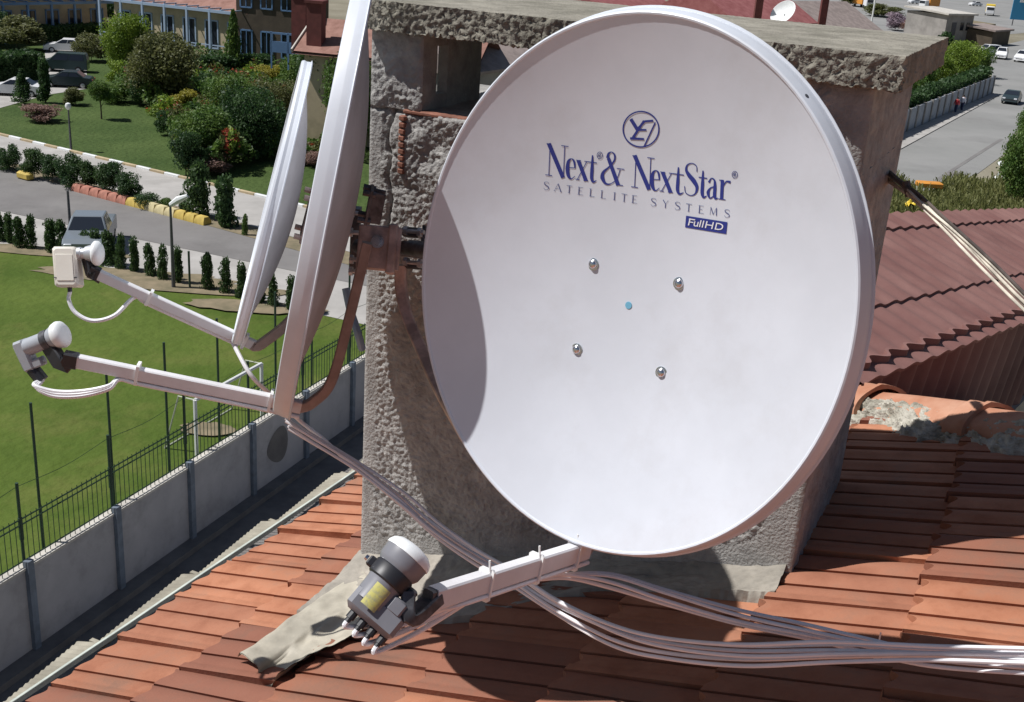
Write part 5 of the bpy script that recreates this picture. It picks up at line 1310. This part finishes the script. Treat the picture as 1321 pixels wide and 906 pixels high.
r2 = roofblock('distant_house', 'reddish roofed house higher behind the chimney opening', 610, 66, 800, 42, 6.6, 9, 2.6, M['w_beige'], M['roof_h'])
r3 = roofblock('distant_house', 'dull red roofed house behind the slab, left of the dark pipe chimney', 955, 34, 1056, 30, 6.0, 14, 4.0, M['w_grey'], M['roof_red'])
r4 = roofblock('distant_house', 'grey brown roofed house behind the slab, right of the dark pipe chimney', 1052, 44, 1142, 42, 4.5, 14, 3.6, M['w_grey'], M['roof_grey'])
r5 = roofblock('distant_house', 'red roofed house behind the top of the big dish', 780, 14, 868, 8, 6.0, 12, 3.0, M['w_beige'], M['roof_red'])
def onz(x, y, d): return at(x, y, d)
dz_ = depth_of(zp(1010, 20, 8.0))
sd = thing('rooftop_dish', 'white rooftop satellite dish lying beyond the slab edge', 'satellite dish', at(1008, 28, dz_))
mb = MB(); q = at(1010, 16, dz_-2); 
nd = (azv(230, 35)); mb.lathe(q, nd, [(-.45, .05), (-.36, .7), (-.12, 1.2), (.06, 1.45), (.05, 1.5), (-.14, 1.24), (-.40, .72), (-.5, .05)], 28); mb.build('reflector', M['white'], sd)
mb = MB(); mb.tube([q-nd*.4, q-nd*.8-Z*1.0, q-nd*.8-Z*2.8], .09, 8); mb.build('mast', M['dark_steel'], sd)
q = at(1060, 30, dz_-1); mb = MB(); mb.box(q+Z*1.2, .75, .75, 5.6); mb.box(q+Z*4.1, .95, .95, .25); tag(mb.build('roof_chimney', M['chim_red'], origin=q-Z*1.6, smooth=False), 'dark red square roof chimney rising behind the slab', 'chimney')
q = at(978, 14, dz_-1); mb = MB(); mb.box(q, .8, .8, 4.5); tag(mb.build('roof_chimney', M['chim_red'], origin=q-Z*2, smooth=False), 'shorter dark red roof chimney left of the white rooftop dish', 'chimney')
p = gnd(1121, 48); mb = MB(); mb.tube([p, p+Z*9], .16, 8); tag(mb.build('white_pole', M['white'], origin=p), 'thin white pole behind the slab near the yellow machine', 'pole')
# ================================================================== RIGHT SIDE BACKGROUND
sheet('main_road', gp((1000, 262), (1163, 174), (1281, 121), (1278, 84), (1262, 66), (1330, 50), (1500, 40), (1500, 150), (1330, 150), (1306, 175), (1300, 196), (1262, 224), (1215, 246), (1120, 290)), .03, M['asphalt_road'])
sheet('pavement', gp((1000, 262), (1163, 193), (1288, 124), (1281, 121), (1163, 174), (1000, 247)), .10, M['paving'])
sheet('far_yard', gp((1140, 48), (1215, 52), (1330, 42), (1500, 20), (1500, -35), (1100, -40), (1000, 0)), .015, M['asphalt_road'])
# drain cover and tyre line are the road's own marks
mb = MB(); mb.lathe(gnd(1233, 226)+Z*.04, Z, [(0, .9), (.012, .86)], 20); tag(mb.build('drain_cover', M['alley'], origin=gnd(1233, 226)), 'round dark drain cover in the road beside the weeds', 'drain cover')
lw = MB(); a_ = gnd(1210, 232); b_ = gnd(1292, 180); dd_ = (b_-a_).normalized(); nn_ = Vector((-dd_.y, dd_.x, 0))*.16
lw.add([a_-nn_+Z*.045, b_-nn_+Z*.045, b_+nn_+Z*.045, a_+nn_+Z*.045], [(0, 1, 2, 3)]); tag(lw.build('tar_joint', M['asphalt'], smooth=False, origin=a_), kind='structure')
# retaining wall
wa2, wb2 = gnd(1000, 247), gnd(1279, 121.5)
X = (wb2-wa2); Lw = X.length; X.normalize(); Y = Vector((-X.y, X.x, 0)); Y = Y if Y.dot(Vector((-1, 0, 0))) > 0 else -Y
rw = thing('panel_wall', 'long grey blue panel wall along the road topped by a dark hedge', 'wall', wb2-X*8)
npan = 26
for k in range(npan):
    mb = MB(); mb.box(wa2+X*(Lw*(k+.5)/npan)+Y*.1+Z*1.05, Lw/npan-.3, .16, 2.1, (X, Y, Z)); mb.build('panel', mat('panel_grey', (.36, .38, .42), .8, var=.1, scale=1) if k == 0 else bpy.data.materials['panel_grey'], rw, smooth=False)
for k in range(npan+1):
    mb = MB(); mb.box(wa2+X*(Lw*k/npan)+Y*.05+Z*1.1, .3, .3, 2.2, (X, Y, Z)); mb.build('post', M['w_grey'], rw, smooth=False)
hedge_a = wa2+Y*1.2; hedge_b = wb2+Y*1.2
def hedge3(a, b, z0, hh, dep, leaf, label, n=12000, s0=.26):
    c = (a+b)/2; root = thing('hedge', label, 'hedge', c); r = np.random.default_rng(9); vs = []; fs = []; dx = (b-a).normalized(); dy = Vector((-dx.y, dx.x, 0)); Ld = (b-a).length
    for _ in range(n):
        s_ = r.uniform(-.5, .5)*Ld; t_ = r.uniform(-.5, .5)*dep; z_ = z0+hh*r.uniform(0, 1)*(1+.2*noise.noise(Vector((s_*.3, 0, 0))))
        p = dx*s_+dy*t_+Z*z_; q1 = Vector(r.normal(size=3)).normalized(); q2 = q1.cross(Vector(r.normal(size=3))).normalized(); s1 = s0*r.uniform(.5, 1.2); i = len(vs)
        vs += [tuple(p+q1*s1), tuple(p+q2*s1*.6), tuple(p-q1*s1), tuple(p-q2*s1*.6)]; fs.append((i, i+1, i+2, i+3))
    me = bpy.data.meshes.new('foliage'); me.from_pydata(vs, [], fs); me.update(); me.materials.append(LF[leaf])
    o = bpy.data.objects.new('foliage', me); COL.objects.link(o); o.parent = root
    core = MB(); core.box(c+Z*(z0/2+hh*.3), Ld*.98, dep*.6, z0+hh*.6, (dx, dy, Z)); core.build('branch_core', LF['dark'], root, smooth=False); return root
hedge3(hedge_a, hedge_b, 1.6, 1.5, 1.6, 'dark', 'dark hedge growing over the top of the grey panel wall')
RT = [
 (1182, 128, 46, 52, 'big', 'mid', 'green bushy tree behind the panel wall next to the chimney'),
 (1206, 118, 40, 46, 'big', 'bright', 'fresh green tree, second from the chimney behind the panel wall'),
 (1236, 106, 50, 50, 'big', 'bright', 'widest bright green tree behind the panel wall'),
 (1262, 100, 34, 40, 'big', 'mid', 'tree at the road end of the panel wall'),
 (1214, 96, 34, 48, 'column', 'dark', 'dark upright tree between the bright trees behind the panel wall'),
 (1160, 140, 50, 50, 'big', 'mid', 'tree beside the chimney edge above the panel wall'),
]
for (x_, y_, w_, h_, s_, lf, lab) in RT: plant('roadside_tree', x_, y_, w_, h_, s_, lf, lab, 'tree', 'trees behind the panel wall', trunk=.08)
for i, (x_, y_, w_, h_, lf, lab) in enumerate(((1158, 40, 40, 22, 'lilac', 'lilac grey shrub behind the right end of the slab'), (1184, 46, 44, 28, 'pink', 'reddish bare shrub left of the grey shed'), (1206, 48, 30, 24, 'lilac', 'pale pinkish shrub touching the grey shed'), (1140, 22, 50, 16, 'olive', 'low olive shrub above the lilac grey shrub'),
    (930, 14, 60, 26, 'olive', 'olive tree top behind the slab next to the big dish'), (1100, 8, 40, 16, 'olive', 'low shrub behind the white pole'))):
    plant('far_shrub', x_, y_, w_, h_, 'round', lf, lab, 'shrub')
# weeds on the near verge
for i, (x_, y_, w_, h_, lf, lab) in enumerate((
 (1312, 262, 60, 100, 'mid', 'tall green shrub at the right edge above the brown roof'),
 (1330, 200, 50, 70, 'mid', 'leafy shrub on the roadside at the right edge'))):
    plant('roadside_shrub', x_, y_, w_, h_, 'big', lf, lab, 'shrub')
r = np.random.default_rng(3); vs = []; fs = []
for k in range(30000):
    x_ = r.uniform(1090, 1420); lo = 246+10*math.sin(x_*.07)-max(0, (x_-1230))*.28; y_ = r.uniform(max(165, lo-4), 330)
    p = gnd(x_, y_); hgt = r.uniform(.15, .9)*(1+.5*noise.noise(Vector((p.x*.4, p.y*.4, 0)))); 
    q1 = Vector((r.normal()*.35, r.normal()*.35, 1)).normalized()*hgt; q2 = Vector(r.normal(size=3)); q2.z = 0; q2 = q2.normalized()*r.uniform(.02, .055); i = len(vs)
    vs += [tuple(p-q2*.6), tuple(p+q2*.6), tuple(p+q1+q2), tuple(p+q1-q2)]; fs.append((i, i+1, i+2, i+3))
me = bpy.data.meshes.new('roadside_weeds'); me.from_pydata(vs, [], fs); me.update(); me.materials.append(LF['weed']); o = bpy.data.objects.new('roadside_weeds', me); COL.objects.link(o)
tag(o, 'yellow green weeds growing between the road and the brown roof', 'weeds', kind='stuff')
# rubbish among the weeds
mb = MB(); p = gnd(1196, 252); mb.bbox(p+Z*.75, 1.7, .9, .35, b=.05); tag(mb.build('crate_lid', M['orange'], origin=p), 'yellow orange board lying in the weeds behind the beige cables', 'board')
mb = MB(); p = gnd(1175, 280)
mb.grid(lambda s, t: p+Z*(.7+.35*noise.noise(Vector((s*4, t*4, 3)))+.25*math.sin(s*5))+Vector(((s-.5)*.9, (t-.5)*.9, 0)), 10, 10); tag(mb.build('plastic_bag', M['yellow'], origin=p), 'crumpled bright yellow bag in weeds beside the chimney', 'bag')
for i, (x_, y_, lab) in enumerate(((1286, 238, 'small white rag standing in the weeds'), (1300, 221, 'white crumpled sheet on the verge by the right shrub'))):
    mb = MB(); p = gnd(x_, y_); mb.grid(lambda s, t: p+Z*(.45+.4*noise.noise(Vector((s*3, t*4, i+3)))+.3*s)+Vector(((s-.5)*(.5+1.1*i), (t-.5)*.8, 0)), 10, 10); tag(mb.build('white_rag', M['white'], origin=p), lab, 'rag')
# shed, brown shed, trucks
def simple_building(name, label, pl, pr, h, depth, wm, rm, over=.5, rise=.5, door=True):
    a, b = pl, pr; X = (b-a); Lh = X.length; X.normalize(); Y = Vector((-X.y, X.x, 0)); Y = Y if Y.dot(cF) > 0 else -Y
    root = thing(name, label, 'shed', (a+b)/2)
    mb = MB(); mb.box(a+X*Lh/2+Y*depth/2+Z*h/2, Lh, depth, h, (X, Y, Z)); mb.build('wall', wm, root, smooth=False)
    mb = MB(); c0 = a-X*over-Y*over+Z*h; 
    mb.add([a-X*over-Y*over+Z*h, b+X*over-Y*over+Z*h, b+X*over+Y*(depth+over)+Z*(h+rise), a-X*over+Y*(depth+over)+Z*(h+rise), a-X*over-Y*over+Z*(h+.3), b+X*over-Y*over+Z*(h+.3), b+X*over+Y*(depth+over)+Z*(h+.3+rise), a-X*over+Y*(depth+over)+Z*(h+.3+rise)], [(0, 3, 2, 1), (4, 5, 6, 7), (0, 1, 5, 4), (1, 2, 6, 5), (2, 3, 7, 6), (3, 0, 4, 7)]); mb.build('roof', rm, root, smooth=False)
    if door:
        mb = MB(); mb.box(a+X*Lh*.3-Y*.02+Z*h*.38, Lh*.16, .12, h*.72, (X, Y, Z)); mb.build('door', M['dark_steel'], root, smooth=False)
        for t in (.6, .82):
            mb = MB(); mb.box(a+X*Lh*t-Y*.02+Z*h*.6, Lh*.12, .12, h*.28, (X, Y, Z)); mb.build('window', M['glass'], root, smooth=False)
    return root
simple_building('grey_shed', 'pale grey shed with flat light roof behind the bright green trees', gnd(1216, 56), gnd(1250, 56), 5.0, 9, M['w_grey'], M['coping'])
simple_building('lean_to', 'low dull shed attached right of the pale grey shed', gnd(1252, 54), gnd(1276, 52), 2.8, 8, M['w_grey'], M['soil'])
simple_building('brown_shed', 'low brown shed behind the white vans', gnd(1278, 60), gnd(1300, 58), 2.6, 5, M['w_brown'], M['roof_grey'], door=False)
def truck(label, p, hd, col, L=6.5):
    root = thing('truck', label, 'truck', p); fx = azv(hd); fy = Vector((-fx.y, fx.x, 0))
    mb = MB(); mb.bbox(p-fx*.9+Z*1.9, L*.68, 2.3, 2.0, (fx, fy, Z), b=.05); mb.build('cargo_box', M[col], root)
    mb = MB(); mb.bbox(p+fx*L*.38+Z*1.5, 1.7, 2.2, 2.0, (fx, fy, Z), b=.15); mb.build('cab', M['c_white'], root)
    mb = MB(); mb.box(p+fx*(L*.38+.86)+Z*1.9, .04, 1.8, .7, (fx, fy, Z)); mb.build('windscreen', M['glass'], root)
    for sx in (-.3, .33):
        for sg in (-1, 1):
            w = MB(); w.lathe(p+fx*L*sx+fy*sg*.95+Z*.45, fy*sg, [(0, .42), (.2, .42)], 14); w.build('wheel', M['tyre'], root)
truck('small truck with orange cargo box in the far yard', gnd(1198, 12), 235, 'orange')
truck('yellow truck in the far yard right of the grey shed', gnd(1276, 20), 200, 'yellow')
truck('yellow brown machine in the far yard behind the white pole', gnd(1112, 10), 160, 'orange')
p = gnd(1316, 34); sg_ = thing('blue_sign', 'blue billboard with white top at the upper right corner', 'sign', p)
mb = MB(); mb.box(p+Z*4.2, 5.6, .2, 5.5); mb.build('sign_board', M['signblue'], sg_, smooth=False); mb = MB(); mb.box(p+Z*6.1+Vector((.3, -.12, 0)), 3.2, .06, 1.3); mb.build('white_panel', M['white'], sg_, smooth=False)
for k in (-2, 2): mb = MB(); mb.tube([p+cR*k, p+cR*k+Z*1.6], .12, 8); mb.build('post', M['dark_steel'], sg_)
# far rows of buildings so that the top edge is not empty
for i, (x0, x1, y_, h, wm, lab) in enumerate(((1130, 1175, -6, 5, 'w_grey', 'long grey workshop in the far yard left of the orange truck'), (1215, 1262, -8, 4.5, 'w_brown', 'dark workshop at the upper right beyond the grey shed'), (1268, 1300, -4, 5, 'w_brown', 'dark workshop left of the blue billboard'))):
    simple_building('workshop', lab, gnd(x0, y_), gnd(x1, y_-2), h, 10, M[wm], M['roof_grey'])
# people beside the panel wall
def person(label, p, hd, top, leg, h=1.68):
    root = thing('person', label, 'person', p); fx = azv(hd); fy = Vector((-fx.y, fx.x, 0)); s = h/1.7
    def Q(a, b, c): return p+(fx*a+fy*b)*s+Z*c*s
    J = {'pel': (0, 0, .95), 'che': (.02, 0, 1.28), 'nec': (.03, 0, 1.46), 'hea': (.05, 0, 1.56), 'top': (.05, 0, 1.68)}
    vs = [Q(0, 0, .93), Q(.01, 0, 1.1), Q(.02, 0, 1.30), Q(.02, 0, 1.42), Q(.03, 0, 1.47), Q(.04, 0, 1.55), Q(.04, 0, 1.66)]; rad = [.15, .14, .17, .10, .055, .09, .085]
    ed = [(0, 1), (1, 2), (2, 3), (3, 4), (4, 5), (5, 6)]
    for sg in (-1, 1):
        b = len(vs); st = .16*sg
        vs += [Q(0, sg*.1, .86), Q(.03+st*.3, sg*.11, .48), Q(st, sg*.11, .09), Q(.14+st, sg*.12, .04)]; rad += [.10, .065, .045, .04]; ed += [(0, b), (b, b+1), (b+1, b+2), (b+2, b+3)]
        b = len(vs); vs += [Q(.01, sg*.2, 1.38), Q(-.02-st*.3, sg*.25, 1.1), Q(.08-st*.5, sg*.25, .86), Q(.10-st*.5, sg*.25, .78)]; rad += [.06, .045, .035, .035]; ed += [(3, b), (b, b+1), (b+1, b+2), (b+2, b+3)]
    me = bpy.data.meshes.new('body'); me.from_pydata([tuple(q-p) for q in vs], ed, []); o = bpy.data.objects.new('body', me); COL.objects.link(o); o.parent = root
    md = o.modifiers.new('skin', 'SKIN'); 
    for i, rr in enumerate(rad): me.skin_vertices[0].data[i].radius = (rr*s, rr*s) if me.skin_vertices else None
    me.skin_vertices[0].data[0].use_root = True
    o.modifiers.new('sub', 'SUBSURF').levels = 1; me.materials.append(M['skin'])
    mb = MB(); mb.lathe(Q(.01, 0, .90), Z, [(0, .17*s), (.2*s, .165*s), (.4*s, .20*s), (.52*s, .17*s), (.56*s, .07*s)], 14); 
    for sg in (-1, 1): mb.tube([Q(.01, sg*.18, 1.38), Q(-.02-.16*sg*.3, sg*.25, 1.1), Q(.06-.08*sg, sg*.25, .92)], [.075*s, .06*s, .05*s], 8)
    mb.build('jacket', M[top], root)
    mb = MB()
    for sg in (-1, 1): mb.tube([Q(0, sg*.08, .95), Q(.03+.05*sg, sg*.11, .48), Q(.16*sg, sg*.11, .1)], [.12*s, .085*s, .07*s], 8)
    mb.build('trousers', M[leg], root)
    mb = MB(); mb.lathe(Q(.03, 0, 1.56), Z, [(0, .10*s), (.06*s, .105*s), (.12*s, .08*s), (.15*s, .01)], 12); mb.build('hair', M['hair'], root)
def try_person(*a):
    person(*a)
for a in (('person in a red jacket walking beside the panel wall', gnd(1232, 146), 230, 'cloth_red', 'cloth_blue'), ('person in a white top walking right of the one in red', gnd(1240, 143), 225, 'cloth_white', 'cloth_blue')):
    try_person(*a)
# ================================================================== BROWN CORRUGATED ROOFS
Q0 = at(1204, 453, 4.0); dA = azv(35.3, -9)          # sheet edge direction
VPd = ray(1753, 255).normalized(); dA = VPd
def perp_pt(x, y, base):                              # point on sight line (x,y) whose offset from base is square to the edge
    d = ray(x, y); t = (base-CAM).dot(dA)/d.dot(dA); return CAM+d*t
q = perp_pt(1155, 419, Q0); rib2 = (q-Q0).normalized()
q3b = hit(1250, 437, Q0, rib2.cross(dA)); q3 = perp_pt(1228, 499, q3b); rib3 = (q3-q3b).normalized()
nrm2 = dA.cross(rib2).normalized(); nrm2 = nrm2 if nrm2.z > 0 else -nrm2
nrm3 = dA.cross(rib3).normalized(); nrm3 = nrm3 if nrm3.dot(CAM-Q0) > 0 else -nrm3
br_root = thing('corrugated_roof', 'brown corrugated sheet roof of the neighbouring building beyond the ridge', 'roof', Q0)
PIT = .18
def corr(o, along, rib, nrm, a0, a1, l0, l1, lift0, lift1, name, amp=.022, taper=None, per=10):
    mb = MB(); na = int((a1-a0)/PIT*per)
    def f(s, t):
        a = a0+(a1-a0)*s; l = l0+(l1-l0)*t
        return o+along*a+rib*l+nrm*(amp*math.sin(a/PIT*2*math.pi)+lift0+(lift1-lift0)*t)
    mb.grid(f, na, 2); b = mb.v[-1]
    mb.grid(lambda s, t: f(s, t)-nrm*.012, na, 2, True)
    # front lip
    mb.grid(lambda s, t: f(s, 0)-nrm*.012*t, na, 1)
    return mb.build(name, M['brown'], br_root, angle=60)
# courses of the upper plane, measured where their edges cross the photo
def lvl(x, y): return (hit(x, y, Q0, nrm2)-Q0).dot(rib2)
L1 = lvl(1150, 385); L2 = lvl(1150, 292); L3 = lvl(1150, 283)
print('BROWN', L1, L2, L3, rib2, rib3, nrm2, nrm3, dA)
A0_, A1_ = -.80, 6.5
corr(Q0, dA, rib2, nrm2, A0_, A1_, -.03, L1+.08, .013, .0, 'corrugated_sheet', amp=.0065)
corr(Q0, dA, rib2, nrm2, A0_-.02, A1_, L1-.03, L2+.08, .013, .0, 'corrugated_sheet', amp=.0065)
corr(Q0, dA, rib2, nrm2, A0_-.04, A1_+8, L2-.03, L3+.06, .013, .0, 'corrugated_sheet', amp=.0065)
corr(Q0, dA, rib3, nrm3, A0_, A1_, -.04, .75, -.018, -.018, 'corrugated_sheet', amp=.017)
# walls of that building
mb = MB(); 
for (o_, l_) in ((0, 0),):
    c_ = Q0+rib2*(L3*.5); cb = Vector((c_.x, c_.y, 0))
    dxy = Vector((dA.x, dA.y, 0)).normalized(); rxy = Vector((rib2.x, rib2.y, 0)).normalized(); nn2 = Vector((-dxy.y, dxy.x, 0))
    if nn2.dot(rxy) < 0: nn2 = -nn2
    lowz = (Q0+dA*3.5).z-.30
    wid = max(.8, (rib2*L3).xy.length)
    mb.box(Vector((Q0.x, Q0.y, (ZA+lowz)/2))+dxy*2.9+nn2*(wid*.5), 7.2, wid*.9, lowz-ZA, (dxy, nn2, Z))
mb.build('gable_wall', M['render'], br_root, smooth=False)
# ================================================================== SKY, SUN, CAMERA
SAZ, SEL = 267.5, 57.0
w = bpy.data.worlds.new('World'); scn.world = w; w.use_nodes = True; nt = w.node_tree
sky = nt.nodes.new('ShaderNodeTexSky'); sky.sky_type = 'NISHITA'; sky.sun_disc = False; sky.sun_elevation = R_(SEL); sky.sun_rotation = R_(SAZ); sky.altitude = 200; sky.dust_density = 1.2
nt.links.new(sky.outputs[0], nt.nodes['Background'].inputs['Color']); nt.nodes['Background'].inputs['Strength'].default_value = .050
sd_ = bpy.data.lights.new('sun', 'SUN'); sd_.energy = 4.8; sd_.angle = R_(.5); sd_.color = (1, .985, .97)
so = bpy.data.objects.new('sun', sd_); COL.objects.link(so); so.rotation_euler = (-azv(SAZ, SEL)).to_track_quat('-Z', 'Y').to_euler(); so.location = (0, 0, 60)
cam = bpy.data.cameras.new('camera'); co = bpy.data.objects.new('camera', cam); COL.objects.link(co); scn.camera = co
cam.sensor_width = 36; cam.sensor_fit = 'HORIZONTAL'; cam.lens = FPX/1321*36; cam.clip_start = .05; cam.clip_end = 6000
Xc = cR*math.cos(ROLL)+cU*math.sin(ROLL); Yc = -cR*math.sin(ROLL)+cU*math.cos(ROLL)
co.matrix_world = Matrix(((Xc.x, Yc.x, -cF.x, CAM.x), (Xc.y, Yc.y, -cF.y, CAM.y), (Xc.z, Yc.z, -cF.z, CAM.z), (0, 0, 0, 1)))
scn.view_settings.view_transform = 'Standard'; scn.view_settings.look = 'None'; scn.view_settings.exposure = .10; scn.view_settings.gamma = 1
